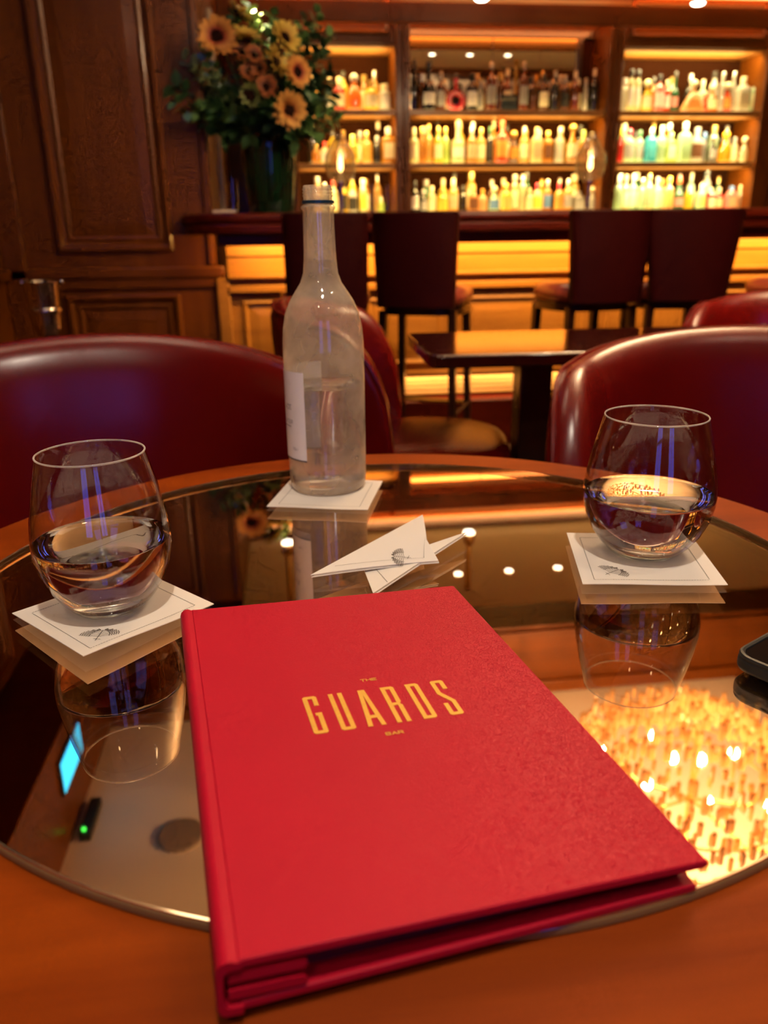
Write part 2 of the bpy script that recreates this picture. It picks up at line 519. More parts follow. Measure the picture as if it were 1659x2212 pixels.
# recessed ceiling lamps; those ahead of the camera are added to brighten the room
for k, (x, y, pw, nm) in enumerate(((.10, -.15, 120, 'above the viewer'), (-.25, 1.80, 9, 'added beside the wood pelmet to light the wall'), (1.15, .35, 30, 'added over the empty seat by the phone'),
                                    (-.45, -.75, 30, 'near the first window'), (.9, -.9, 30, 'near the second window'), (2.7, 1.6, 14, 'added by the plain wall'))):
    t = thing('room_downlight', 'recessed ceiling spotlight ' + nm, 'ceiling light', (x, y, ZCEIL), 0, 'recessed spotlights of the room')
    MB().lathe([(.052, -.004), (.052, -.0005), (.038, -.0005), (.038, -.004)], 24, cap0=False, cap1=False).build('ring', M_brass, t)
    MB().lathe([(.038, -.003), (.0005, -.003)], 24, cap1=False).build('lens', glow('room_lens', (1, .86, .66), 14), t)
    spot_light('room_lamp', (x, y, ZCEIL - .014), (x, y + (.9 if k == 0 else 0), 0), pw, (1, .86, .68) if k == 0 else (1, .80, .56), 78 if k == 0 else 110, .8, .04)
gl = thing('fill_globe', 'opal glass globe added out of view to brighten the cream ceiling', 'pendant lamp', (-.42, 1.45, ZCEIL))  # unseen lamp added to brighten the ceiling on the panelled side
MB().lathe([(.05, 0), (.05, -.012), (.012, -.022), (.010, -.16)], 20).build('stem', M_brass, gl)
MB().sphere((0, 0, -.28), .125, 28, 18).build('globe', glow('fill_globe_glow', (1, .80, .56), 9.0), gl)
area_light('low_ceiling_fill', (1.9, 5.268, 2.288), (1.9, 4.2, 2.37), 4.2, .02, 130, (1, .72, .36))  # hidden strip added to brighten the low ceiling that the wall mirror reflects

# ------------------------------------------------------------------ bar counter
BX0, BX1 = -0.26, 4.15
bar = thing('bar_counter', 'long mahogany bar counter with glowing strip under its rounded top', 'bar counter', (0, 0, 0))
end = [(-0.16 + 0.30 * math.cos(a), 4.05 + 0.35 * math.sin(a)) for a in [math.pi / 2 + math.pi * k / 14 for k in range(15)]]
MB().prism(end + [(BX1, 3.70), (BX1, 4.40)], 1.076, 1.122).build('countertop', M_mahog, bar, bevel=.019, seg=4)
MB().prism([(x * .93 - .011 if x < 0 else x, 3.97 + (y - 4.05) * .86 + .02) for x, y in end] + [(BX1, 3.755), (BX1, 4.30)], 1.035, 1.076).build('under_moulding', M_mahog, bar, bevel=.008)
MB().box(-0.28, BX1, 3.775, 3.80, .985, 1.036).build('apron', M_mahog, bar, bevel=.006)
MB().box(BX0, BX1, 4.0, 4.14, 0.10, 1.036).build('front_carcass', M_barwood, bar, smooth=0)
MB().box(BX0, BX1, 3.982, 4.0, .938, .950).build('upper_groove_bead', M_barwood, bar, bevel=.002)
MB().box(BX0, BX1, 3.955, 4.0, .835, .853).build('ledge', M_barwood, bar, bevel=.005)
MB().box(BX0, BX1, 3.962, 4.0, .770, .805).build('lower_rail', M_barwood, bar, bevel=.006)
MB().box(-0.315, -0.255, 3.97, 4.0, 0.10, .84).build('pilaster', M_barwood, bar, bevel=.006)
mbf = lambda x, z, h: (x, 4.0 - h, z)
PB = [(0, 0.0), (0.0, 0.012), (0.012, 0.018), (0.024, 0.004), (0.03, 0.0)]
for x0, x1 in ((-.2, .30), (.40, .78), (.88, 1.52), (1.62, 2.06), (2.16, 2.8), (2.9, 3.6)):
    panel(bar, mbf, x0, x1, .40, .735, PB, True, M_barwood)
MB().box(BX0, BX1, 3.93, 4.0, .352, .372).build('foot_ledge', M_barwood, bar, bevel=.004)
for k in range(4):
    MB().box(BX0, BX1, 3.982, 3.998, .248 + k * .024, .265 + k * .024).build('toe_slat', M_shelf, bar, bevel=.003)
MB().box(BX0, BX1, 3.9985, 3.9995, .240, .350).build('toe_gap_shade', M_matte, bar, smooth=0)  # dark sheet painting in the shade between the toe slats
MB().box(BX0, BX1, 3.86, 4.0, 0.0, .235).build('plinth', M_mahog, bar, bevel=.006)
MB().box(BX0 + .02, BX1, 3.802, 3.812, 1.022, 1.034).build('led_strip', glow('led_amber', AMBER, 6.0), bar, smooth=0)
area_light('bar_led', (1.9, 3.822, 1.026), (1.9, 4.0, .90), 4.2, .02, 48, (1.0, .54, .11))
area_light('bar_toe_led', (1.9, 3.945, .348), (1.9, 4.0, .27), 4.2, .015, 16, (1.0, .74, .40))

# ------------------------------------------------------------------ back bar
Y0, Y1 = 5.30, 5.62
SH = (1.15, 1.447, 1.745)
base = thing('back_bar_base', 'dark wooden base cabinet under the bottle shelves behind the bar', 'cabinet')
MB().box(-.30, 4.1, 5.22, Y1, 0, 1.09).build('carcass', M_panel, base, smooth=0)
MB().box(-.30, 4.1, 5.20, Y1, 1.09, 1.118).build('worktop', M_mahog, base, bevel=.006)
over = tag(MB().box(-.30, 4.1, 5.02, 5.32, 2.345, 2.358).build('trim_3', M_panelx, None, smooth=0), kind='structure')
MB().box(-.30, 4.1, 5.235, 5.255, 2.19, 2.30).build('lip', M_panelx, over, bevel=.005)  # added to hide the ceiling fill strip from below


def bay(name, label, x0, x1, ztop, sl, sr, warm, power):
    t = thing(name, label, 'shelf unit')
    MB().box(x0 - sl, x0, Y0 - .02, Y1, 1.118, 2.24).build('stile', M_panel, t, bevel=.006)
    MB().box(x1, x1 + sr, Y0 - .02, Y1, 1.118, 2.24).build('stile', M_panel, t, bevel=.006)
    MB().box(x0 - sl * .6, x0 - sl * .35, Y0 - .03, Y0 - .02, 1.118, 2.24).build('stile_bead', M_panel, t, bevel=.004)
    MB().box(x0, x1, Y1 - .015, Y1, 1.118, 2.24).build('back_panel', M_matte, t, smooth=0)
    if ztop < 2.2:
        MB().box(x0, x1, Y0, Y0 + .03, ztop + .055, 2.24).build('fascia', M_panelx, t, smooth=0)
        frame_moulding(t, lambda x, z, h: (x, Y0 - h, z), x0 + .03, x1 - .03, ztop + .10, 2.36, PB, M_panelx, 'fascia_moulding')
        MB().box(x0, x1, Y0 + .03, Y1 - .015, ztop + .045, ztop + .06).build('soffit_board', M_shelf, t, smooth=0)
        area_light('shelf_led', ((x0 + x1) / 2, Y0 + .05, ztop + .035), ((x0 + x1) / 2, Y0 + .22, ztop - .2), (x1 - x0) * .92, .03, power * (x1 - x0), warm)
        area_light('soffit_led', ((x0 + x1) / 2, Y0 + .16, ztop - .02), ((x0 + x1) / 2, Y0 + .16, ztop + .2), (x1 - x0) * .85, .05, power * .30 * (x1 - x0), (1, .62, .2))
    for k, z in enumerate(SH):
        s = MB().box(x0, x1, Y0 + .005, Y1 - .015, z - .032, z).build('shelf', M_shelf, t, bevel=.003)
        MB().box(x0 + .02, x1 - .02, Y0 + .04, Y0 + .16, z, z + .0025).build('light_panel', glow('led_panel_' + name, warm, 5.0), s, smooth=0)
        if k:
            area_light('shelf_led', ((x0 + x1) / 2, Y0 + .03, z - .040), ((x0 + x1) / 2, Y0 + .16, z - .25), (x1 - x0) * .92, .02, power * (x1 - x0), warm)
            area_light('shelf_under_led', ((x0 + x1) / 2, Y0 + .10, z - .075), ((x0 + x1) / 2, Y0 + .10, z), (x1 - x0) * .9, .03, power * .12 * (x1 - x0), (1, .6, .18))
    return t


bayL = bay('bottle_shelves', 'lit bottle shelves behind the sunflower bouquet, narrowest of three bays', .13, .73, 2.04, .30, .045, (1.0, .68, .24), 7)
bayC = bay('bottle_shelves', 'wide centre bay of bottle shelves with a mirror across its top', .82, 2.06, 2.22, .045, .045, (1.0, .68, .22), 6.5)
bayR = bay('bottle_shelves', 'lit bottle shelves with pale green and blue bottles, right of the mirror bay', 2.15, 3.09, 2.04, .045, .12, (1.0, .80, .36), 9)
MB().box(.825, 1.955, Y1 - .03, Y1 - .016, 1.78, 2.20).build('mirror', M_wallmirror, bayC, smooth=0)
MB().box(.822, 2.058, Y1 - .045, Y1 - .016, 2.195, 2.235).build('mirror_rail', M_dark, bayC, smooth=0)
MB().box(1.955, 1.985, Y1 - .05, Y1 - .016, 1.78, 2.20).build('mirror_rail', M_dark, bayC, smooth=0)
MB().box(1.395, 1.401, Y1 - .032, Y1 - .029, 1.78, 2.20).build('mirror_joint', M_dark, bayC, smooth=0)
tag(MB().box(3.22, 4.15, Y0 - .02, Y1, 1.118, 2.24).build('dark_cabinet', M_panel, None, bevel=.006), 'plain dark wood cabinet at the right end of the bottle shelves', 'cabinet')


# ------------------------------------------------------------------ bar stools
def make_stool(x, y, rz, label, w=.40):
    t = thing('bar_stool', label, 'bar stool', (x, y, 0), rz, 'bar stools along the counter')
    # padded back: local -y is the side that faces the room
    def back(u, v):
        a = 2 * math.pi * u
        z = .735 + .375 * v
        hw = (.165 + (w / 2 - .165) * v)
        px = math.cos(a); py = math.sin(a)
        q = (abs(px) ** 5 + abs(py) ** 5) ** -.2
        xx = hw * px * q
        return (xx, -.20 + .035 * py * q - .02 * v + .9 * xx * xx, z)
    mb = MB(); mb.grid(back, 36, 12, closed_u=True)
    n = len(mb.v)
    mb.f.append(tuple(range(0, 36 * 12, 12))); mb.f.append(tuple(reversed(range(11, 36 * 12, 12))))
    mb.build('backrest', M_stool, t, smooth=50, bevel=.02, seg=3)
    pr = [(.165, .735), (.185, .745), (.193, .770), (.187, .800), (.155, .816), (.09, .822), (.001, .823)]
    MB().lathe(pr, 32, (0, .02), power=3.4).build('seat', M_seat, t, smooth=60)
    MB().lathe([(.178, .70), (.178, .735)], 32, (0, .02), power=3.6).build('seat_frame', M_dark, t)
    for sx, sy in ((-1, -1), (1, -1), (-1, 1), (1, 1)):
        MB().tube([(sx * .15, .0 + sy * .15, .72), (sx * .165, .0 + sy * .17, .0)], [.024, .017], 4).build('leg', M_dark, t, smooth=0)
    for sx in (-1, 1):
        MB().tube([(sx * .16, -.16, .28), (sx * .16, .16, .28)], .010, 6).build('stretcher', M_dark, t)
    MB().tube([(-.16, .16, .28), (.16, .16, .28)], .012, 6).build('foot_rail', M_brass, t)
    return t


make_stool(.175, 3.52, rad(0), 'dark red bar stool directly behind the water bottle', .34)
make_stool(.615, 3.52, rad(-24), 'dark red bar stool with seat turned out, right of the water bottle', .36)
make_stool(1.335, 3.54, rad(10), 'dark red bar stool third from the bouquet end of the counter', .39)
make_stool(1.745, 3.54, rad(-4), 'dark red bar stool touching the far chair, second from the frame edge', .42)
make_stool(2.36, 3.52, rad(14), 'bar stool at the frame edge showing only its pink lit seat', .40)


# ------------------------------------------------------------------ tub chairs
def make_tub(x, y, rz, label, hback=.865, harm=.50, rx=.30, ry=.28):
    t = thing('tub_chair', label, 'armchair', (x, y, 0), rz, 'red leather tub chairs')
    A = rad(86)

    def plan(phi, off):
        s, c = math.sin(phi), math.cos(phi)
        q = (abs(s) ** 2.6 + abs(c) ** 2.6) ** (-1 / 2.6)
        return ((rx + off) * s * q, (ry + off) * c * q)

    def top(phi):
        a = abs(phi) / A
        k = min(1, max(0, (a - .62) / .38))
        return hback - .040 * (a / .62 if a < .62 else 1) ** 2 - (hback - harm - .04) * (1 - math.sqrt(max(0, 1 - k ** 2.2)))

    sec = [(-.000, .0), (-.004, .35), (-.004, .70), (.000, .86), (.012, .955), (.030, .995), (.046, 1.0), (.062, .985), (.073, .945), (.076, .86), (.074, .6), (.066, .3), (.060, 0.0)]

    def shell(u, v):
        phi = -A + 2 * A * u
        k = v * (len(sec) - 1); i = min(int(k), len(sec) - 2); fr = k - i
        o = sec[i][0] + (sec[i + 1][0] - sec[i][0]) * fr
        h = sec[i][1] + (sec[i + 1][1] - sec[i][1]) * fr
        z0 = .22
        zt = top(phi)
        px, py = plan(phi, o)
        # the back leans outwards as it rises
        lean = .05 * (h) * max(0, math.cos(phi))
        return (px, py + lean, z0 + (zt - z0) * h)
    nv = 25
    mb = MB(); mb.grid(shell, 61, nv)
    mb.f.append(tuple(range(nv))); mb.f.append(tuple(reversed(range(60 * nv, 61 * nv))))
    mb.build('back_shell', M_red, t, smooth=70)
    pts = []
    for k in range(61):
        phi = -A + 2 * A * k / 60
        px, py = plan(phi, .066)
        pts.append((px, py + .05 * .97 * max(0, math.cos(phi)), .22 + (top(phi) - .22) * .985))
    MB().tube(pts, .0045, 6).build('piping', M_red, t)
    pr = [(.20, .33), (.265, .335), (.282, .36), (.284, .42), (.274, .452), (.235, .468), (.12, .476), (.001, .478)]
    MB().lathe(pr, 36, (0, -.02), power=3.0).build('seat', M_red, t, smooth=60)
    MB().lathe([(.262, .21), (.262, .33)], 32, (0, -.01), power=3.0).build('seat_base', M_red, t)
    for sx, sy in ((-1, -1), (1, -1), (-1, 1), (1, 1)):
        MB().tube([(sx * .19, sy * .19 - .01, .215), (sx * .21, sy * .21 - .01, 0)], [.022, .014], 6).build('leg', M_dark, t)
    return t


make_tub(-.275, 1.045, rad(8), 'red leather tub chair behind the glass nearest the menu spine', .870)
make_tub(.765, 1.02, rad(-10), 'dark red leather tub chair with bright rolled edge behind the other glass', .856, rx=.315)
make_tub(.335, 2.25, rad(80), 'red tub chair turned sideways behind the water bottle, seat under far table', .862, rx=.27, ry=.25)
make_tub(1.60, 2.38, rad(-40), 'red tub chair beyond the far table, only its back showing', .83)

# far table
t2 = thing('side_table', 'polished dark rectangular table reflecting the glowing bar front', 'table', (.955, 2.165, 0), rad(-1.5))
M_t2 = wood('far_table_wood', (.030, .004, .002), (.06, .008, .003), 'x', .10, .8, spec=.5)
MB().prism(rounded_rect(.60, .245, .035), .706, .740).build('table_top', M_t2, t2, bevel=.006)
for sx in (-1, 1):
    MB().box(sx * .27 - .045, sx * .27 + .045, -.045, .045, .05, .706).build('pedestal', M_dark, t2, bevel=.006)
    MB().box(sx * .27 - .06, sx * .27 + .06, -.20, .20, 0, .05).build('foot', M_dark, t2, bevel=.01)


# ------------------------------------------------------------------ bottles on the back bar
PAL = dict(pale=(.88, .80, .46), red=(.75, .05, .03), orange=(.90, .34, .06), yellow=(.95, .68, .07), clear=(.74, .70, .58), amber=(.66, .30, .04),
           cream=(.92, .78, .48), honey=(.88, .52, .12), dark=(.035, .030, .020), lime=(.66, .82, .22), black=(.010, .009, .009), brown=(.16, .055, .015),
           cognac=(.24, .055, .012), scarlet=(.80, .10, .03), green=(.03, .14, .05), peach=(.92, .58, .28), mint=(.66, .86, .58), rose=(.86, .34, .28),
           grey=(.42, .40, .36), cyan=(.10, .60, .75), saffron=(.95, .50, .03), crimson=(.62, .02, .05), silver=(.62, .58, .50), gold=(.75, .50, .14),
           white=(.85, .80, .70), tan=(.66, .48, .26), blue=(.12, .25, .50))
WORD = dict(pale='pale yellow', clear='clear', dark='dark', cream='cream', honey='honey coloured', lime='lime green', mint='pale green',
            grey='grey', cyan='bright cyan', saffron='saffron yellow', cognac='reddish brown')
SHELF_ROWS = [
    ('left', 'upper', 1.745, [(275,44,102,'r','pale','silver',0),(335,49,132,'r','pale','cream','white'),(401,77,190,'r','red','cream','cream'),(491,105,209,'d','orange','clear',0),(597,94,171,'r','yellow','gold','cream'),(680,78,152,'t','clear','cream','white')]),
    ('left', 'middle', 1.447, [(246,56,107,'r','amber','gold',0),(301,61,127,'r','cream','red','white'),(363,50,107,'r','amber','gold',0),(419,47,127,'r','yellow','gold',0),(475,70,168,'r','yellow','lime',0),(565,70,188,'r','honey','gold','amber'),(627,41,158,'r','dark','silver',0),(701,93,209,'s','amber','clear','cream')]),
    ('left', 'lower', 1.15, [(245,45,178,'r','yellow','gold',0),(291,45,189,'r','clear','silver',0),(347,57,210,'r','pale','red','cream'),(410,46,200,'t','yellow','dark','dark'),(467,60,190,'r','clear','yellow','dark'),(536,48,211,'t','pale','cream','yellow'),(588,35,180,'g','clear',0,0),(619,30,170,'g','clear',0,0),(652,37,106,'r','lime','cream',0),(690,35,175,'g','clear',0,0),(729,35,170,'g','clear',0,0)]),
    ('centre', 'upper', 1.745, [(863,43,285,'r','black','black',0),(956,84,274,'w','black','black','white'),(1035,56,226,'r','brown','silver','grey'),(1123,127,183,'o','red','red',0),(1228,74,217,'r','dark','black','white'),(1285,32,178,'t','clear','silver','grey'),(1348,69,276,'r','cognac','silver','grey'),(1406,39,218,'r','brown','gold',0),(1457,132,95,'b','black',0,'dark'),(1555,58,277,'r','cognac','silver','grey'),(1624,44,209,'r','brown','brown',0),(1694,70,219,'r','brown','dark','cream'),(1758,52,230,'r','dark','silver',0),(1828,58,210,'r','brown','silver','dark'),(1898,61,235,'r','cognac','cream',0),(1959,31,191,'t','clear','silver',0),(2018,53,246,'r','dark','cream',0)]),
    ('centre', 'middle', 1.447, [(861,60,205,'r','pale','cream','cream'),(910,34,210,'r','amber','gold',0),(960,53,230,'r','honey','gold',0),(1016,53,210,'r','yellow','gold','cream'),(1065,51,211,'r','lime','gold',0),(1149,90,252,'w','pale','tan','white'),(1230,61,211,'r','amber','silver','tan'),(1294,63,207,'r','honey','gold','cream'),(1357,47,217,'r','dark','green','dark'),(1425,80,248,'r','scarlet','scarlet','orange'),(1508,66,197,'d','brown','gold','amber'),(1580,69,218,'r','honey','silver','cream'),(1655,71,208,'s','pale','tan','tan'),(1732,69,188,'s','amber','gold','brown'),(1815,60,214,'r','clear','silver','grey'),(1891,77,235,'d','amber','gold','cream'),(1969,60,194,'r','honey','lime',0),(2031,53,184,'r','amber','silver',0)]),
    ('centre', 'lower', 1.15, [(866,54,197,'r','dark','black','white'),(925,49,144,'r','dark','silver','grey'),(983,59,166,'r','pale','cream','cream'),(1048,68,155,'r','yellow','gold','yellow'),(1120,66,208,'r','honey','cream','tan'),(1189,43,166,'r','dark','dark',0),(1248,62,167,'r','amber','gold','brown'),(1314,60,145,'r','peach','amber',0),(1395,74,167,'d','mint','cream','blue'),(1467,65,178,'r','yellow','gold','honey'),(1526,50,231,'t','peach','silver','pale'),(1582,48,232,'t','pale','silver',0),(1625,41,146,'r','cream','tan','pale'),(1679,68,179,'r','cream','crimson','yellow'),(1752,58,201,'r','amber','silver','blue'),(1821,58,179,'r','honey','crimson','orange'),(1886,63,201,'r','honey','silver','grey'),(1965,81,126,'s','grey','silver','grey'),(2051,64,159,'d','clear','cream','grey')]),
    ('right', 'upper', 1.745, [(2255,43,243,'t','pale','black','white'),(2306,43,243,'t','pale','black','white'),(2379,71,195,'d','yellow','pale','cream'),(2446,61,216,'r','rose','black','white'),(2504,50,186,'r','scarlet','cream','white'),(2562,53,238,'w','green','dark','rose'),(2677,150,186,'y','peach','cream',0),(2765,45,127,'d','scarlet','cream',0),(2819,81,169,'d','orange','cream','pale'),(2870,34,232,'t','clear','silver',0),(2914,66,180,'d','scarlet','cream','orange'),(2959,30,240,'t','clear','silver',0),(3010,88,205,'s','clear','cream','pale'),(3102,53,212,'r','mint','gold','pale')]),
    ('right', 'middle', 1.447, [(2220,37,203,'r','red','yellow',0),(2278,77,203,'r','mint','crimson','grey'),(2356,61,196,'r','mint','green','grey'),(2421,71,204,'s','cyan','silver','cyan'),(2497,66,222,'r','mint','mint',0),(2569,75,183,'s','lime','lime','mint'),(2649,82,241,'s','mint','clear',0),(2740,85,212,'r','clear','grey','brown'),(2801,38,184,'r','grey','blue',0),(2851,57,169,'d','dark','silver','grey'),(2943,86,192,'d','saffron','saffron',0),(3015,52,155,'r','cream','grey','pale'),(3070,57,159,'d','cream','cream',0)]),
    ('right', 'lower', 1.15, [(2226,49,218,'r','mint','clear',0),(2281,53,226,'r','pale','tan','mint'),(2337,56,233,'r','mint','clear','mint'),(2390,46,204,'r','mint','silver',0),(2443,57,234,'r','pale','gold','tan'),(2506,64,212,'r','mint','grey','pale'),(2576,66,212,'r','peach','yellow','honey'),(2652,73,212,'w','green','scarlet','rose'),(2733,52,156,'s','yellow','cream',0),(2805,65,168,'r','mint','cream','lime'),(2878,65,142,'s','crimson','cream','cream'),(2946,63,146,'r','red','tan','peach'),(3020,74,150,'s','rose','blue','peach'),(3089,53,158,'r','peach','peach',0),(3138,39,162,'t','cream','silver',0)]),
]
ORD = ['first', 'second', 'third', 'fourth', 'fifth', 'sixth', 'seventh', 'eighth', 'ninth', 'tenth', 'eleventh', 'twelfth', 'thirteenth',
       'fourteenth', 'fifteenth', 'sixteenth', 'seventeenth', 'eighteenth', 'nineteenth', 'twentieth']


def cap_mat(k):
    return plain('cap_' + k, PAL[k], .3, .8 if k in ('silver', 'gold') else 0.0, coat=.3)


def make_bottle(x, z, w, h, kind, colour, cap, lab, bay_name, level, idx):
    y = Y0 + .10 + (idx % 3) * .014
    r = w / 2
    word = WORD.get(colour, colour)
    shape = {'r': 'bottle', 'w': 'long-necked bottle', 't': 'slim tall bottle', 's': 'square bottle', 'd': 'rounded decanter', 'g': 'straight tumbler',
             'o': 'ring-shaped bottle', 'b': 'low gift box', 'y': 'wide fan-shaped decanter'}[kind]
    name = {'g': 'tumbler', 'b': 'gift_box', 'd': 'decanter', 'y': 'decanter', 'o': 'ring_bottle'}.get(kind, 'liquor_bottle')
    cat = {'g': 'glass', 'b': 'box', 'd': 'decanter', 'y': 'decanter'}.get(kind, 'bottle')
    label = '%s %s, %s from left, %s shelf of the %s bay' % (word, shape, ORD[idx], level, bay_name)
    if colour in ('black', 'dark', 'brown', 'cognac', 'green'):
        mat = lucent('liquor_' + colour, PAL[colour], .10, .35)
    else:
        mat = lucent('liquor_' + colour, PAL[colour], .10, .55)
    n = 14
    mb = MB()
    top = h
    if kind == 'g':
        mb.lathe([(r * .86, 0), (r, h), (r * .92, h), (r * .80, .008), (.0005, .008)], n, cap1=False)
        o = mb.build(name, M_glass)
    elif kind == 'b':
        mb.box(-r, r, -.03, .03, 0, h)
        o = mb.build(name, plain('box_black', (.008, .012, .010), .35), bevel=.003)
        MB().box(-r * .8, r * .8, -.0312, -.030, h * .70, h * .78).build('printed_band', plain('box_print', (.25, .22, .14), .6), o, smooth=0)
    elif kind == 'o':
        R0 = r * .70
        mb.grid(lambda u, v: ((R0 + .30 * r * math.cos(2 * math.pi * v)) * math.cos(2 * math.pi * u), .024 * math.sin(2 * math.pi * v),
                              r + (R0 + .30 * r * math.cos(2 * math.pi * v)) * math.sin(2 * math.pi * u)), 28, 10, True, True)
        mb.lathe([(.012, 2 * r - .012), (.010, h - .02)], 10)
        o = mb.build(name, plain('red_glaze', (.55, .012, .02), .12, coat=.6))
        MB().lathe([(.014, h - .022), (.014, h)], 10).build('cap', cap_mat('crimson'), o)
    elif kind == 'y':
        q = .04 / r
        mb.lathe([(r * .98, 0), (r, .02), (r * .80, h * .25), (r * .46, h * .50), (r * .20, h * .66), (r * .15, h * .76)], 20, sy=q, power=4)
        o = mb.build(name, mat)
        for k in range(9):
            a = rad(20 + 140 * k / 8)
            MB().sphere((r * .75 * math.cos(a), -.035, h * .10 + h * .42 * math.sin(a)), .011, 8, 6).build('glass_bead', cap_mat('cream'), o)
        MB().sphere((0, 0, h * .88), h * .13, 12, 8).build('stopper', cap_mat(cap), o)
    else:
        nk = max(.0085, r * (.34 if kind != 't' else .55))
        sh_ = {'r': .60, 'w': .46, 't': .66, 's': .64, 'd': .58}[kind]
        ct = h - (.030 if kind != 'd' else min(.05, h * .25))
        if kind == 'd':
            pr = [(r * .72, 0), (r * .95, h * .05), (r, h * .22), (r * .92, h * .42), (r * .55, h * .58), (nk, h * .66), (nk, ct)]
        elif kind == 's':
            pr = [(r * .95, 0), (r, .006), (r, h * sh_), (r * .86, h * sh_ + .012), (nk, h * sh_ + .03), (nk, ct)]
        else:
            pr = [(r * .92, 0), (r, .007), (r, h * sh_), (r * .88, h * sh_ + (.06 * h)), (r * .55, h * sh_ + .11 * h), (nk, h * sh_ + .17 * h), (nk, ct)]
        mb.lathe(pr, n, power=5 if kind == 's' else None)
        o = mb.build(name, mat)
        if cap:
            if kind == 'd':
                cr = min(.026, max(.014, (h - ct) * .5))
                MB().sphere((0, 0, ct + cr * .9), cr, 10, 8).build('stopper', cap_mat(cap), o)
            else:
                MB().lathe([(nk * 1.22, ct - .012), (nk * 1.25, h - .003), (nk * 1.05, h)], 10).build('cap', cap_mat(cap), o)
        if lab:
            rr = r * 1.012
            z0, z1 = h * .14, h * (sh_ - .08)
            if kind == 's':
                MB().box(-r * .72, r * .72, -r * 1.02, -r * .99, z0, z1).build('paper_label', plain('paper_' + lab, PAL[lab], .7), o, smooth=0)
            else:
                a0 = rad(62)
                k = .93 if kind == 'd' else 1.0
                MB().grid(lambda u, v: (rr * math.sin(-a0 + 2 * a0 * u), -rr * math.cos(-a0 + 2 * a0 * u), z0 + (z1 - z0) * v * k), 9, 2).build('paper_label', plain('paper_' + lab, PAL[lab], .7), o, fix=False)
    o.location = (x, y, z + .003)
    return tag(o, label, cat, 'bottles on the %s shelf of the %s bay' % (level, bay_name))


for bay_name, level, z, row in SHELF_ROWS:
    for i, (xm, wm, hm, kind, colour, cap, lab) in enumerate(row):
        make_bottle(xm / 1000, z, wm / 1000 * .97, hm / 1000, kind, colour, cap, lab, bay_name, level, i)

# a second row behind, filling the gaps
for bay_name, level, z, row in SHELF_ROWS:
    n_back = {'left': 5, 'centre': 10, 'right': 8}[bay_name]
    x0, x1 = {'left': (.20, .70), 'centre': (.88, 2.02), 'right': (2.22, 3.05)}[bay_name]
    tones = {'left': ['amber', 'honey', 'dark', 'yellow'], 'centre': ['amber', 'brown', 'honey', 'dark', 'yellow', 'green'], 'right': ['mint', 'dark', 'pale', 'amber', 'green', 'clear']}[bay_name]
    if (bay_name, level) == ('centre', 'upper'):
        tones = ['dark', 'brown', 'cognac', 'black']
    for i in range(n_back):
        o = make_bottle(x0 + (x1 - x0) * (i + .5 + rnd.uniform(-.25, .25)) / n_back, z, rnd.uniform(.052, .066), rnd.uniform(.20, .262), 'r' if i % 3 else 't', tones[(i * 5 + len(level)) % len(tones)],
                        ('gold', 'silver', 'cream', 'dark')[(i + len(level)) % 4], 'cream' if i % 2 else 0, bay_name, level, i)
        o.location.y = Y0 + .215 + (i % 2) * .01
        o['label'] = '%s back-row bottle, %s from left, %s shelf of the %s bay' % (o['label'].split(' bottle')[0].replace(' slim tall', ''), ORD[i], level, bay_name)
        o['group'] = 'back row bottles'

# ------------------------------------------------------------------ things standing on the counter
CT = 1.122
vase = thing('flower_vase', 'tall dark green glass vase on the bar counter holding the bouquet', 'vase', (-.035, 4.06, CT))
prv = [(.085, 0), (.100, .006), (.112, .10), (.122, .20), (.126, .28), (.122, .315), (.128, .325), (.122, .325), (.112, .30), (.108, .18), (.09, .02), (.0005, .018)]
MB().lathe(prv, 36, cap1=False).build('body', M_vase, vase, smooth=50)
for k in range(12):
    a = 2 * math.pi * k / 12
    MB().tube([(.101 * math.cos(a), .101 * math.sin(a), .01), (.1135 * math.cos(a), .1135 * math.sin(a), .10), (.1275 * math.cos(a), .1275 * math.sin(a), .27)], .005, 6).build('rib', M_vase, vase)

MOUTH = Vector((-.035, 4.06, CT + .24))
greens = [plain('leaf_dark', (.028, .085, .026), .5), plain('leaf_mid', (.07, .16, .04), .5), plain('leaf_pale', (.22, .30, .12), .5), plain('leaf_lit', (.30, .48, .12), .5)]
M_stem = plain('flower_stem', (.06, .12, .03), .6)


def leaf_mesh(name, mat, wf):
    pts = [(0, 0, 0), (.30, .5 * wf, .03), (.62, .48 * wf, .05), (1, 0, -.02), (.62, -.48 * wf, .05), (.30, -.5 * wf, .03), (.30, 0, -.02), (.62, 0, .0)]
    mb = MB()._add(pts, [(0, 6, 1), (1, 6, 7, 2), (2, 7, 3), (0, 5, 6), (5, 4, 7, 6), (4, 3, 7)])
    return mb.mesh(name, mat, 60, fix=False)


LEAF = [leaf_mesh('leaf', g, w) for g, w in zip(greens, (.62, .7, .62, .8))]


def aim(direction, spin=0.0):
    return direction.to_track_quat('X', 'Z').to_matrix().to_4x4() @ Matrix.Rotation(spin, 4, 'X')


def bend(a, b, lift, k=6):
    mid = (a + b) / 2 + Vector((0, 0, lift))
    return [(a * (1 - t) ** 2 + mid * 2 * t * (1 - t) + b * t * t) for t in [i / k for i in range(k + 1)]]


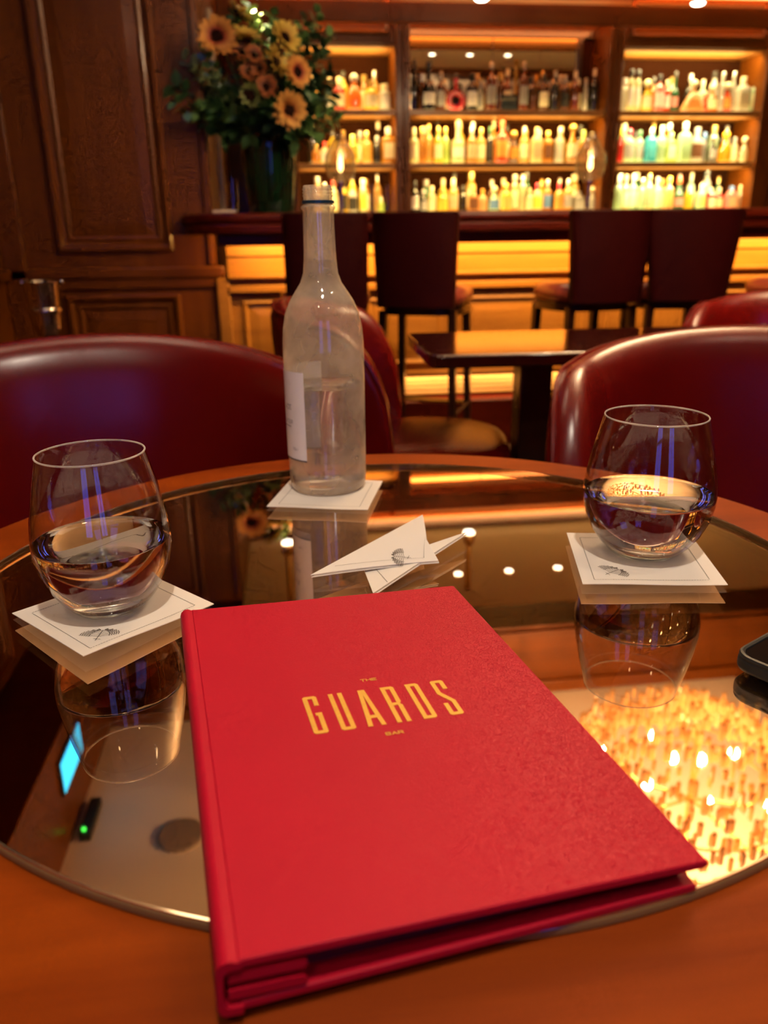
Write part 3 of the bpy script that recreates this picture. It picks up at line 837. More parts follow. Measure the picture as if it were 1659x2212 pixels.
def sprig(tip, kind, n, size, label, lift=.06, start=.35):
    t = thing('leafy_sprig', label, 'foliage', MOUTH, 0, 'greenery in the bouquet')
    path = bend(Vector((0, 0, 0)), Vector(tip) - MOUTH, lift)
    MB().tube(path, [.004 - .0025 * i / 6 for i in range(7)], 5).build('stem', M_stem, t)
    for k in range(n):
        s = start + (1 - start) * (k + .6) / n
        q = min(.999, s) * 6; i = int(q); p = path[i].lerp(path[i + 1], q - i)
        d = (path[i + 1] - path[i]).normalized()
        ph = k * 2.4 + rnd.uniform(-.5, .5)
        o1 = d.orthogonal().normalized(); o2 = d.cross(o1)
        out = (d * rnd.uniform(.3, .8) + o1 * math.cos(ph) + o2 * math.sin(ph)).normalized()
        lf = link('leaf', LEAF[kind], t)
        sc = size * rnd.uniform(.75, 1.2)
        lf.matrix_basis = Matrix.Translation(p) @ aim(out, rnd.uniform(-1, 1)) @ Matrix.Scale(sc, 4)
    return t


LBL = {'l': 'dark leafy sprig on the panelled-wall side of the bouquet', 'lp': 'silvery green leafy sprig on the panelled-wall side of the bouquet',
       't': 'tall bright green sprig lit by the pendant above the bouquet', 'r': 'green leafy sprig on the bottle-shelf side of the bouquet',
       'b': 'dark leaf cluster hanging over the rim of the green vase', 'm': 'dark leafy filler sprig in the middle of the bouquet'}
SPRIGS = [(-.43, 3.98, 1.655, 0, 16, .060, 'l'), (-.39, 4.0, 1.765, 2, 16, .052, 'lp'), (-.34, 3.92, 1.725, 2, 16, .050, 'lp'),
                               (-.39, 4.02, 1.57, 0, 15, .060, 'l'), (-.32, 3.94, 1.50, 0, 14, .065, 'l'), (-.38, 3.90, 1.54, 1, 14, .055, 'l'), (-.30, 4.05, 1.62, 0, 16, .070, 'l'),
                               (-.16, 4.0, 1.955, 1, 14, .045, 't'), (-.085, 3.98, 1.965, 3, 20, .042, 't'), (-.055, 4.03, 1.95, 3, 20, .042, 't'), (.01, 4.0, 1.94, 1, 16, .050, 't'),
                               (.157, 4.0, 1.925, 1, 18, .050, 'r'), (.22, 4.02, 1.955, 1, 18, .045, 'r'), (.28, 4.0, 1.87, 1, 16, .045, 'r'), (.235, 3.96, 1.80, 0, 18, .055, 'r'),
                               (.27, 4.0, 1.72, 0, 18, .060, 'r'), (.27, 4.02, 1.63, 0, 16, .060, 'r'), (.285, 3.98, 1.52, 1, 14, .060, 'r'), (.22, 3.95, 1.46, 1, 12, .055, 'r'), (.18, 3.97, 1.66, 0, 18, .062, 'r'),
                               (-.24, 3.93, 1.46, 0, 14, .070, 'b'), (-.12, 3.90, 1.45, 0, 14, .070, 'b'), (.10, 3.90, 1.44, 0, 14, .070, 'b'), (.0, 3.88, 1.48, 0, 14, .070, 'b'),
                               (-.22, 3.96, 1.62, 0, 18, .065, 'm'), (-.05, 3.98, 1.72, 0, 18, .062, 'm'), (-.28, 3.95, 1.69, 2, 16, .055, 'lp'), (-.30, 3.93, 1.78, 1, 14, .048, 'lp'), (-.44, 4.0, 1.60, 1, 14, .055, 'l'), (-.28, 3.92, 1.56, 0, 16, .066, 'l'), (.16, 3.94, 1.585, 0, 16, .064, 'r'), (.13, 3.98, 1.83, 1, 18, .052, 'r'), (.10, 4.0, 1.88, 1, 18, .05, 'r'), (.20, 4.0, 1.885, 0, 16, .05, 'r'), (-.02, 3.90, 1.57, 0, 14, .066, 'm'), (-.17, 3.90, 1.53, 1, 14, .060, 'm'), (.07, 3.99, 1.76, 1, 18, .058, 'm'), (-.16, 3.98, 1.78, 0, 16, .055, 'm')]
RANK = ['lowest'] + [o + ' lowest' for o in ORD[1:]]
for x, y, z, kind, n, s, g in SPRIGS:
    same = sorted(w[2] for w in SPRIGS if w[6] == g)
    k = same.index(z)
    sprig((x, y, z), kind, n + 8, s * 1.12, LBL[g] + ', ' + ('topmost' if k == len(same) - 1 else RANK[k]) + ' tip', lift=.05 if z > 1.55 else .13)


def petal_mesh(mat):
    pts = [(.28, 0, 0), (.50, .13, .02), (.78, .14, .05), (1, 0, .02), (.78, -.14, .05), (.50, -.13, .02), (.6, 0, -.015)]
    return MB()._add(pts, [(0, 6, 1), (1, 6, 2), (2, 6, 3), (3, 6, 4), (4, 6, 5), (5, 6, 0)]).mesh('petal', mat, 60, fix=False)


def petal_mat(name, root, tip):
    m, nt, p, out = nodes_of(name)
    tc = nt.nodes.new('ShaderNodeTexCoord'); sx = nt.nodes.new('ShaderNodeSeparateXYZ')
    nt.links.new(tc.outputs['Object'], sx.inputs[0])
    rp = nt.nodes.new('ShaderNodeValToRGB')
    rp.color_ramp.elements[0].position = .38; rp.color_ramp.elements[1].position = .72
    rp.color_ramp.elements[0].color = (*root, 1); rp.color_ramp.elements[1].color = (*tip, 1)
    nt.links.new(sx.outputs[0], rp.inputs[0]); nt.links.new(rp.outputs[0], p.inputs['Base Color'])
    p.inputs['Roughness'].default_value = .65
    return m


PET = {k: petal_mesh(petal_mat('petal_' + k, *c)) for k, c in dict(orange=((.24, .018, .006), (.64, .30, .06)), rust=((.10, .02, .006), (.24, .07, .012)), yellow=((.40, .22, .02), (.66, .48, .08)), gold=((.34, .10, .01), (.66, .36, .08)), green=((.03, .04, .01), (.10, .13, .025))).items()}
M_disc = plain('sunflower_disc', (.010, .004, .003), .95, spec=.03)
M_discr = plain('sunflower_ring', (.20, .03, .01), .9)


def sunflower(pos, face, r, kind, n, label, disc=.36):
    pos = Vector(pos); face = Vector(face).normalized()
    t = thing('sunflower', label, 'flower', MOUTH, 0, 'sunflowers in the bouquet')
    rel = pos - MOUTH
    MB().tube(bend(Vector((0, 0, 0)), rel - face * .02, .05), .005, 6).build('stem', M_stem, t)
    base = Matrix.Translation(rel) @ face.to_track_quat('Z', 'Y').to_matrix().to_4x4()
    for layer in range(2):
        for k in range(n):
            p = link('petal', PET[kind], t)
            p.matrix_basis = base @ Matrix.Rotation(2 * math.pi * (k + .5 * layer) / n + rnd.uniform(-.08, .08), 4, 'Z') @ \
                Matrix.Rotation(rad(-12 - 14 * layer + rnd.uniform(-10, 10)), 4, 'Y') @ Matrix.Scale(r * rnd.uniform(.9, 1.06), 4)
    d = MB().lathe([(r * disc, -.004), (r * disc, .004), (r * disc * .8, .012), (r * disc * .3, .014), (.0005, .013)], 16, cap1=False)
    o = d.build('disc', M_disc, t); o.matrix_basis = base
    d = MB().lathe([(r * disc * 1.28, -.004), (r * disc * 1.22, .003), (r * disc, .004)], 16, cap1=False)
    o = d.build('disc_ring', M_discr if kind in ('orange', 'gold') else M_disc, t); o.matrix_basis = base
    return t


sunflower((-.223, 3.86, 1.818), (.05, -1, .15), .090, 'orange', 15, 'pink orange sunflower facing out on the panelled-wall side of the bouquet')
sunflower((-.100, 3.84, 1.595), (-.05, -1, .05), .055, 'green', 12, 'black-centred flower with green petals low in the bouquet', .62)
sunflower((.104, 3.86, 1.69), (.45, -1, .10), .070, 'orange', 15, 'pink orange sunflower turned towards the bottle shelves')
sunflower((.062, 3.83, 1.537), (.30, -1, -.05), .085, 'gold', 15, 'golden sunflower lowest in the bouquet above the vase')
sunflower((.057, 3.92, 1.83), (.55, -.75, .35), .080, 'yellow', 14, 'yellow sunflower tilted up near the top of the bouquet')
sunflower((-.131, 3.93, 1.92), (.60, -.25, .75), .075, 'yellow', 14, 'yellow sunflower seen edge-on at the very top of the bouquet')
sunflower((.012, 3.90, 1.735), (.75, -.55, .3), .075, 'yellow', 14, 'yellow sunflower seen edge-on in the middle of the bouquet')
sunflower((-.105, 3.88, 1.82), (.2, -.5, .85), .070, 'yellow', 14, 'yellow flower beside the pink orange sunflower')
sunflower((-.029, 3.85, 1.63), (.1, -1, .3), .055, 'rust', 14, 'rust brown flower between the two lower sunflowers', .3)
for k, (x, z) in enumerate(((-.125, 1.765), (-.075, 1.755), (-.10, 1.69), (-.055, 1.70))):
    sunflower((x, 3.875, z), (rnd.uniform(-.4, .4), -1, .4), .048, 'rust', 13, 'rust brown bloom in the heart of the bouquet, ' + ('highest one', 'one beside the yellow flower', 'lowest one', 'one nearest the shelves')[k], .2)

# napkins and a tumbler at the end of the counter
nt_ = thing('napkin_caddy', 'low white napkin tray at the rounded end of the bar counter', 'tray', (-.262, 4.08, CT))
MB().prism(rounded_rect(.072, .06, .012), 0, .010).build('tray', M_silver, nt_, bevel=.003)
MB().box(-.06, .06, -.05, .05, .010, .022).build('napkin_pile', M_white, nt_, bevel=.003)
tum = tag(MB().lathe([(.022, 0), (.027, .14), (.0245, .14), (.020, .012), (.0005, .010)], 20, cap1=False).build('tumbler', M_glass), 'clear tall tumbler on the white napkin tray', 'glass')
tum.location = (-.215, 4.08, CT + .022)


def hurricane(x, y, label):
    t = thing('hurricane_lamp', label, 'lamp', (x, y, CT), 0, 'glass candle lamps on the bar')
    MB().lathe([(.045, 0), (.047, .006), (.012, .014), (.008, .05), (.011, .07), (.008, .09), (.010, .125), (.028, .135), (.028, .142)], 20).build('base', M_silver, t)
    MB().lathe([(.030, .142), (.060, .165), (.076, .205), (.072, .26), (.040, .318), (.022, .345), (.024, .36), (.022, .36), (.020, .345), (.038, .315), (.070, .258), (.074, .205), (.058, .167), (.028, .144)], 28, cap0=False, cap1=False).build('glass_globe', M_globe, t)
    MB().lathe([(.011, .142), (.011, .185), (.0005, .186)], 12, cap1=False).build('candle', M_white, t)
    MB().lathe([(.0005, .186), (.009, .200), (.012, .220), (.007, .250), (.0005, .272)], 12, cap0=False, cap1=False).build('flame', glow('flame', (1, .66, .22), 12), t)
    point_light('flame_light', (x, y, CT + .23), 1.2, (1, .55, .18), .012)


hurricane(.299, 4.10, 'glass globe candle lamp on the bar beside the sunflower bouquet')
hurricane(1.535, 4.10, 'glass globe candle lamp on the bar in front of the centre bay stile')

# ------------------------------------------------------------------ champagne bucket on its stand
cb = thing('champagne_bucket', 'silver champagne bucket on a tall stand against the wood panelling', 'ice bucket', (-.978, 3.50, 0))
MB().lathe([(.13, 0), (.135, .008), (.05, .022), (.014, .06), (.012, .32), (.022, .34), (.012, .36), (.011, .56), (.020, .60), (.036, .628)], 28).build('stand', M_silver, cb)
MB().lathe([(.030, .628), (.052, .650), (.060, .70), (.064, .78), (.068, .85), (.074, .862), (.070, .864), (.062, .85), (.056, .70), (.0005, .655)], 32, cap1=False).build('bucket', M_silver, cb)
MB().lathe([(.0645, .735), (.069, .742), (.069, .752), (.0655, .760)], 32, cap0=False, cap1=False).build('band', M_silver, cb)
for sx in (-1, 1):
    MB().sphere((sx * .078, 0, .858), .011, 10, 8).build('handle', M_silver, cb)

# ------------------------------------------------------------------ lamps overhead
for k, (x, lb) in enumerate(((-.052, 'brass pendant shining down on the sunflower bouquet'), (.955, 'brass pendant hanging before the mirror bay'), (1.985, 'brass pendant hanging before the green bottle bay'))):
    t = thing('pendant_light', lb, 'pendant lamp', (x, 4.05, 2.02), 0, 'brass pendants over the bar')
    MB().lathe([(.034, .003), (.034, .055), (.022, .075), (.016, .08)], 20, cap0=False).build('shade', M_brass, t)
    MB().lathe([(.016, .08), (.016, ZLOW - 2.02)], 12).build('rod', M_brass, t)
    MB().lathe([(.032, .004), (.024, -.003), (.0005, -.005)], 16, cap1=False).build('lens', glow('pendant_lens', (1, .95, .80), 14), t)
    spot_light('pendant_lamp', (x, 4.05, 2.005), (x, 4.05, 1), 16 if k == 0 else 9, (1, .78, .45), 80, .7, .02)
for k, x in enumerate((.636, .941, 1.25, 1.552, 1.86)):
    t = thing('downlight', 'recessed ceiling downlight over the bar, %s of the row from the bouquet' % ORD[k], 'ceiling light', (x, 4.24, ZLOW), 0, 'recessed downlights over the bar')
    MB().lathe([(.034, -.004), (.034, -.0005), (.024, -.0005), (.024, -.004)], 20, cap0=False, cap1=False).build('ring', M_brass, t)
    MB().lathe([(.024, -.003), (.0005, -.003)], 20, cap1=False).build('lens', glow('down_lens', (1, .93, .78), 12), t)
    spot_light('downlight_lamp', (x, 4.24, ZLOW - .012), (x, 4.24, 1), 5, (1, .72, .36), 95, .7, .02)

# crystal chandelier, seen only as a reflection in the mirror disc
CH = Vector((1.33, 2.16, 0))
ch = thing('crystal_chandelier', 'glowing crystal chandelier reflected in the mirror table top', 'chandelier', (CH.x, CH.y, 2.20))
M_crys = lucent('crystal', (.98, .74, .40), .25, .5)
for r, z in ((.43, .12), (.30, .10)):
    ring = [(r * math.cos(2 * math.pi * k / 32), r * math.sin(2 * math.pi * k / 32), z) for k in range(33)]
    MB().tube(ring, .005, 6, cap=False).build('ring', M_brass, ch)
MB().tube([(0, 0, -.12), (0, 0, .5)], .012, 8).build('rod', M_brass, ch)
for k in range(6):
    a = rad(60 * k)
    MB().tube([(0, 0, .14), (.22 * math.cos(a), .22 * math.sin(a), .20), (.43 * math.cos(a), .43 * math.sin(a), .10)], .006, 6).build('arm', M_brass, ch)
cr = MB()
for r, z, n in ((.46, .10, 84), (.44, .04, 84), (.41, .06, 76), (.38, .0, 72), (.35, .02, 66), (.32, -.03, 60), (.29, -.05, 56), (.26, -.04, 50), (.23, -.09, 46), (.20, -.10, 40), (.16, -.12, 34), (.12, -.14, 26), (.08, -.15, 18), (.04, -.16, 9)):
    for k in range(n):
        a = 2 * math.pi * (k + rnd.uniform(-.4, .4)) / n
        L = rnd.uniform(.035, .075); w = rnd.uniform(.007, .011)
        x, y = (r + rnd.uniform(-.02, .02)) * math.cos(a), (r + rnd.uniform(-.02, .02)) * math.sin(a)
        zz = z + rnd.uniform(-.04, .04)
        cr.lathe([(.0005, zz - L), (w, zz - L + .008), (w, zz - .008), (.0005, zz)], 5, (x, y), cap0=False, cap1=False)
tag(cr.build('crystal_drops', M_crys, ch, smooth=0), kind='stuff')
for k, (x, y, z) in enumerate(((-.05, .06, .0), (.02, .0, -.03), (-.06, -.20, -.02), (-.20, -.06, 0), (.22, .12, .05), (-.02, .26, .05), (.16, -.20, .02), (-.24, .20, .06))):
    MB().lathe([(.0005, z - .018), (.016, z - .008), (.021, z + .012), (.012, z + .034), (.008, z + .05)], 12, (x, y), cap0=False, cap1=False).build('bulb', M_glass, ch)
    point_light('chandelier_lamp', (CH.x + x, CH.y + y, 2.20 + z + .012), 24, (1, .70, .40), .016)

area_light('main_ceiling_fill', (CH.x, CH.y, 2.36), (CH.x, CH.y, 2.7), .5, .5, 55, (1, .80, .56))  # unseen light added over the chandelier to brighten the ceiling

# fittings on the ceiling, also seen in the table mirror
em = thing('emergency_light', 'slim black ceiling box with a green indicator light', 'light fitting', (-.897, 2.77, ZCEIL))
MB().box(-.022, .022, -.11, .11, -.035, 0).build('housing', M_black, em, bevel=.003)
MB().lathe([(.008, -.042), (.008, -.035)], 12, (-.004, -.085)).build('indicator', glow('green_led', (.05, 1, .12), 4), em)
sp = thing('ceiling_speaker', 'round taupe speaker grille set in the cream ceiling', 'speaker', (-.52, 2.64, ZCEIL))
MB().lathe([(.095, 0), (.095, -.006), (.086, -.009)], 32).build('rim', plain('speaker_rim', (.36, .27, .20), .6), sp)
MB().lathe([(.084, -.0095), (.0005, -.0105)], 32, cap1=False).build('grille', plain('speaker_grille', (.30, .21, .15), .8), sp)
bp = thing('blue_display', 'small bright blue screen mounted high on the wood pelmet', 'screen', (-.948, 2.80, 2.40))
MB().box(-.002, .010, -.15, .15, -.075, .075).build('casing', M_black, bp, bevel=.003)
MB().box(.0105, .012, -.14, .14, -.065, .065).build('screen', glow('blue_screen', (.03, .42, 1.0), 4.5), bp, smooth=0)


# ------------------------------------------------------------------ the table in front
TC = (.0805, .6193)
tab = thing('round_table', 'round polished wooden table carrying the mirror disc and the menu', 'table', (TC[0], TC[1], 0))
ZW = ZT - .006
MB().lathe([(.0005, ZW), (.440, ZW), (.448, ZW - .003), (.452, ZW - .011), (.452, ZW - .022), (.446, ZW - .031), (.434, ZW - .035), (.0005, ZW - .035)], 120, cap0=False, cap1=False).build('table_top', M_table, tab, smooth=50)
MB().lathe([(.19, 0), (.20, .012), (.16, .035), (.05, .06), (.038, .12), (.042, .40), (.036, .62), (.075, .68), (.10, ZW - .035)], 40).build('pedestal', M_dark, tab, smooth=50)

disc = thing('mirror_disc', 'round bronze-tinted mirror laid on the wooden table top', 'mirror', (TC[0], TC[1], ZW + .0002))
RD = .369
MB().lathe([(RD - .0022, .0010), (.0005, .0010)], 160, cap0=False, cap1=False).build('mirror_face', M_mirror, disc, smooth=0)
MB().lathe([(RD - .0022, .0058), (.0005, .0058)], 160, cap0=False, cap1=False).build('glass_face', M_topglass, disc, smooth=0)
MB().lathe([(RD - .0022, .0058), (RD - .0004, .0046), (RD, .0038), (RD, .0008), (RD - .001, 0), (.0005, 0)], 160, cap0=False, cap1=False).build('glass_edge', M_mirroredge, disc, smooth=30)
edge = [(math.cos(2 * math.pi * k / 160) * (RD - .0016), math.sin(2 * math.pi * k / 160) * (RD - .0016), .0052) for k in range(161)]
MB().tube(edge, .0009, 5, cap=False).build('bevel', plain('bevel_glass', (.55, .40, .26), .08, .9), disc)

# ------------------------------------------------------------------ menu
u = Vector((.9869, .1559, -.0426)).normalized()
vv = Vector((.1566, -.9876, .0135)); vv = (vv - u * vv.dot(u)).normalized()
nn = u.cross(-vv)
menu = thing('menu', 'red leather menu with gold lettering lying on the mirror table', 'menu')
menu.matrix_world = Matrix(((u.x, -vv.x, nn.x, -.0879), (u.y, -vv.y, nn.y, .5393), (u.z, -vv.z, nn.z, .7623 - .0002), (0, 0, 0, 1)))
MW, MH = .2152, .3160


def zb(x, y):
    return -.0219 + .0424 * x + .0136 * y


def slab(name, mat, sect, y0=0.0, y1=-MH, bevel=0.0, ny=9):
    """sect(y) -> closed outline [(x, z)], swept along the spine direction"""
    mb = MB(); rows = []
    for k in range(ny):
        y = y0 + (y1 - y0) * k / (ny - 1)
        rows.append([(x, y, z) for x, z in sect(y)])
    n = len(rows[0])
    vs = [p for r in rows for p in r]
    fs = [(i * n + k, i * n + (k + 1) % n, (i + 1) * n + (k + 1) % n, (i + 1) * n + k) for i in range(ny - 1) for k in range(n)]
    fs += [tuple(range(n)), tuple(range((ny - 1) * n, ny * n))[::-1]]
    mb._add(vs, fs)
    return mb.build(name, mat, menu, smooth=40, bevel=bevel)


def cover_pts(z_of, x0, x1, th):
    def s(y):
        t = lambda x, dz: (x, z_of(x, y) - dz)
        return [t(x0, 0), t((x0 + x1) / 2, 0), t(x1 - .003, 0), t(x1 - .0008, .0006), t(x1, th * .5), t(x1 - .0008, th - .0006), t(x1 - .003, th), t((x0 + x1) / 2, th), t(x0, th)]
    return s


slab('front_cover', M_menu, cover_pts(lambda x, y: 0.0, .0085, MW, .0042), bevel=.0007)
slab('back_cover', M_menu, cover_pts(lambda x, y: zb(x, y) + .0040, .0085, MW - .003, .0040), 0, -MH + .001, bevel=.0007)


def spine(y):
    b = zb(0, y)
    o = [(.0100, -.0002), (.0080, -.0006), (.0055, .0006), (.0028, .0001), (.0008, -.0018), (.0, -.0045), (.0, b * .5), (.0002, b + .0045), (.0012, b + .0018), (.0030, b + .0004), (.0100, b + .0002)]
    i = [(.0100, b + .0036), (.0042, b + .0042), (.0030, b + .006), (.0028, b * .5), (.0030, -.0062), (.0042, -.0046), (.0100, -.0040)]
    return o + i


slab('spine', M_menu, spine, .0004, -MH - .0004)
for k, f in enumerate((.30, .62)):
    def stub(y, f=f):
        b = zb(.02, y); zc = f * b - .0012
        return [(.0045, zc + .0022), (.033, zc + .0019), (.0346, zc + .0008), (.0348, zc - .0012), (.0335, zc - .0024), (.0045, zc - .0022)]
    slab('inner_flap', M_menu, stub, -.002, -MH + .0006)


def pages(y):
    return [(.036, -.0050), (.209, -.0050), (.209, zb(.209, y) + .0046), (.036, zb(.036, y) + .0046)]


slab('page_block', M_menudark, pages, -.004, -MH + .010)

GL = {'G': (64.6, [[(1.2, 0), (7.2, 0), (8.4, 1.2), (8.4, 10.5), (5.6, 10.5), (5.6, 2.8), (2.8, 2.8), (2.8, 36.2), (5.6, 36.2), (5.6, 21), (4.6, 21), (4.6, 18.2), (8.4, 18.2), (8.4, 37.8), (7.2, 39), (1.2, 39), (0, 37.8), (0, 1.2)]]),
      'U': (80.3, [[(0, 0), (2.8, 0), (2.8, 36.2), (5.6, 36.2), (5.6, 0), (8.4, 0), (8.4, 37.8), (7.2, 39), (1.2, 39), (0, 37.8)]]),
      'A': (95.6, [[(3.0, 0), (5.1, 0), (5.1, 6), (3.6, 28), (5.1, 28), (5.1, 31), (3.3, 31), (2.6, 39), (-.2, 39)], [(5.1, 0), (7.2, 0), (10.4, 39), (7.6, 39), (6.9, 31), (5.1, 31), (5.1, 28), (6.6, 28), (5.1, 6)]]),
      'R': (112.5, [[(0, 0), (2.8, 0), (2.8, 39), (0, 39)], [(2.8, 0), (7.2, 0), (8.4, 1.2), (8.4, 17.5), (7.3, 19.6), (8.4, 21.5), (8.4, 39), (5.6, 39), (5.6, 21), (2.8, 21), (2.8, 18.2), (5.6, 18.2), (5.6, 2.8), (2.8, 2.8)]]),
      'D': (128.3, [[(0, 0), (2.8, 0), (2.8, 39), (0, 39)], [(2.8, 0), (7.0, 0), (8.4, 1.4), (8.4, 37.6), (7, 39), (2.8, 39), (2.8, 36.2), (5.6, 36.2), (5.6, 2.8), (2.8, 2.8)]]),
      'S': (144.6, [[(1.2, 0), (7.2, 0), (8.4, 1.2), (8.4, 10.5), (5.6, 10.5), (5.6, 2.8), (2.8, 2.8), (2.8, 14), (8.4, 24), (8.4, 37.8), (7.2, 39), (1.2, 39), (0, 37.8), (0, 26), (2.8, 26), (2.8, 36.2), (5.6, 36.2), (5.6, 25.2), (0, 15.2), (0, 1.2)]])}
for ch_, (x0, polys) in GL.items():
    mb = MB()
    for poly in polys:
        mb.prism([((x0 + x) / 1000, -(140 + y) / 1000) for x, y in poly], .00005, .00030)
    tag(mb.build('letter', M_gold, menu, smooth=0), 'gold foil letter %s' % ch_)

# a small single-stroke alphabet: segments in a 4 x 5 cell, y down
STROKE = {'T': [((0, 0), (4, 0)), ((2, 0), (2, 5))], 'H': [((0, 0), (0, 5)), ((4, 0), (4, 5)), ((0, 2.5), (4, 2.5))], 'E': [((0, 0), (0, 5)), ((0, 0), (4, 0)), ((0, 2.5), (3.2, 2.5)), ((0, 5), (4, 5))],
          'B': [((0, 0), (0, 5)), ((0, 0), (3.4, 0)), ((3.4, 0), (4, 1.2)), ((4, 1.2), (3.4, 2.4)), ((0, 2.4), (3.4, 2.4)), ((3.4, 2.4), (4, 3.7)), ((4, 3.7), (3.4, 5)), ((0, 5), (3.4, 5))],
          'A': [((0, 5), (2, 0)), ((2, 0), (4, 5)), ((.8, 3.4), (3.2, 3.4))], 'R': [((0, 0), (0, 5)), ((0, 0), (3.4, 0)), ((3.4, 0), (4, 1.3)), ((4, 1.3), (3.4, 2.6)), ((0, 2.6), (3.4, 2.6)), ((2.2, 2.6), (4, 5))],
          'C': [((4, .8), (3, 0)), ((3, 0), (1, 0)), ((1, 0), (0, 1.2)), ((0, 1.2), (0, 3.8)), ((0, 3.8), (1, 5)), ((1, 5), (3, 5)), ((3, 5), (4, 4.2))],
          '7': [((0, 0), (4, 0)), ((4, 0), (1.4, 5))], '5': [((4, 0), (.4, 0)), ((.4, 0), (.2, 2.2)), ((.2, 2.2), (3, 2)), ((3, 2), (4, 3.2)), ((4, 3.2), (3.2, 5)), ((3.2, 5), (0, 5))],
          'c': [((3.4, 2.4), (1, 2.2)), ((1, 2.2), (.2, 3.6)), ((.2, 3.6), (1, 5)), ((1, 5), (3.4, 4.8))], 'l': [((1.5, 0), (1.5, 5))]}


def stroke_text(mb, text, x, y, w, h, pitch, lw, put):
    """put(x, y) -> 3D point just over the surface"""
    for k, c in enumerate(text):
        for a, b in STROKE[c]:
            p = Vector((x + k * pitch + a[0] * w / 4, y + a[1] * h / 5)); q = Vector((x + k * pitch + b[0] * w / 4, y + b[1] * h / 5))
            d = (q - p).normalized(); s = Vector((-d.y, d.x)) * lw / 2; e = d * lw / 2
            mb._add([put(*(p - s - e)), put(*(q - s + e)), put(*(q + s + e)), put(*(p + s - e))], [(0, 1, 2, 3)])


for word, x, y in (('THE', .1037, .1277), ('BAR', .1029, .1870)):
    mb = MB(); stroke_text(mb, word, x, y, .0027, .0024, .0036, .00055, lambda a, b: (a, -b, .00025))
    tag(mb.build('small_word', M_gold, menu, smooth=0, fix=False), 'small gold word %s' % word)


# ------------------------------------------------------------------ cocktail napkins
def emblem_quads(put, lw=.00042):
    """seed-head emblem: a stem with a fan of dotted ribs; put(x, y) with +y along the stem"""
    mb = MB()

    def seg(a, b, w=lw):
        p, q = Vector(a), Vector(b); d = (q - p).normalized(); s = Vector((-d.y, d.x)) * w / 2
        mb._add([put(*(p - s)), put(*(q - s)), put(*(q + s)), put(*(p + s))], [(0, 1, 2, 3)])
    seg((-.0006, -.011), (.0002, .0075)); seg((-.003, -.0075), (.0028, -.0092))
    for sgn in (-1, 1):
        for k in range(6):
            a = rad(12 + 15 * k) * sgn
            b0 = Vector((0, -.004 + .0019 * (5 - k)))
            tip = Vector((math.sin(a), math.cos(a) * .62)) * (.0165 - .0005 * k) + Vector((0, -.002))
            seg(b0, b0.lerp(tip, .55), lw * .8)
            d = (tip - b0).normalized(); s = Vector((-d.y, d.x))
            for j in range(5):
                c = b0.lerp(tip, .52 + .12 * j)
                for w in (-1, 1):
                    seg(c + s * w * .0003, c + s * w * .0011 + d * .0009, lw * 1.5)
    return mb


def napkin(label, P, hts, ply, em_corner=0, em=True, rest=.0006, em_f=.5):
    """P: four corners in order, hts: how far each corner curls up"""
    t = thing('cocktail_napkin', label, 'napkin', (0, 0, ZT))
    P = [Vector(p) for p in P]

    def xy(a, b):
        return P[0] * (1 - a) * (1 - b) + P[1] * a * (1 - b) + P[2] * a * b + P[3] * (1 - a) * b

    def hz(a, b):
        e = max(abs(2 * a - 1), abs(2 * b - 1))
        c = hts[0] * (1 - a) * (1 - b) + hts[1] * a * (1 - b) + hts[2] * a * b + hts[3] * (1 - a) * b
        w = .0006 * math.sin(7 * a + 3 * b) * e
        return c * max(0, (e - .35) / .65) ** 2 + w * .5 + .0003

    for k in range(ply):
        ins = .006 * k
        drop = 1.0 - .55 * k

        def top(a, b, ins=ins, drop=drop, k=k):
            a2, b2 = ins + (1 - 2 * ins) * a, ins + (1 - 2 * ins) * b
            p = xy(a2, b2)
            return (p.x + .0012 * k, p.y - .0008 * k, rest + (ply - 1 - k) * .0010 + max(0, hz(a2, b2)) * drop)
        mb = MB(); n = 17
        mb.grid(top, n, n)
        m2 = MB(); m2.grid(lambda a, b: (top(a, b)[0], top(a, b)[1], top(a, b)[2] - .0007), n, n)
        off = len(mb.v); mb.v += m2.v; mb.f += [tuple(i + off for i in reversed(f)) for f in m2.f]
        ring = [i * n for i in range(n)] + [(n - 1) * n + j for j in range(1, n)] + [i * n + n - 1 for i in range(n - 2, -1, -1)] + [j for j in range(n - 2, 0, -1)]
        for i in range(len(ring)):
            a_, b_ = ring[i], ring[(i + 1) % len(ring)]
            mb.f.append((a_, b_, b_ + off, a_ + off))
        mb.build('paper_ply', M_napkin, t, smooth=50)

    def on(a, b):
        p = xy(a, b); return (p.x, p.y, rest + (ply - 1) * .0010 + max(0, hz(a, b)) + .00025)
    mb = MB(); L = .105; g = .095
    for side_ in range(4):
        c = [(g, g), (1 - g, g), (1 - g, 1 - g), (g, 1 - g)]
        a, b = Vector(c[side_]), Vector(c[(side_ + 1) % 4]); d = b - a
        s = Vector((-d.y, d.x)).normalized() * .0022
        N = 44
        for k in range(N):
            p, q = a + d * (k / N), a + d * ((k + .74) / N)
            mb._add([on(*(p - s)), on(*(q - s)), on(*(q + s)), on(*(p + s))], [(0, 1, 2, 3)])
    mb.build('printed_border', M_print, t, smooth=0, fix=False)
    if em:
        c0 = Vector(((0, 0), (1, 0), (1, 1), (0, 1))[em_corner]); ctr = Vector((.5, .5))
        o = c0.lerp(ctr, em_f); ax = (ctr - c0).normalized(); sx = Vector((ax.y, -ax.x))
        side_len = (P[1] - P[0]).length
        emblem_quads(lambda x, y: on(*(o + sx * (x / side_len) + ax * (y / side_len)))).build('printed_emblem', M_print, t, smooth=0, fix=False)
    return t


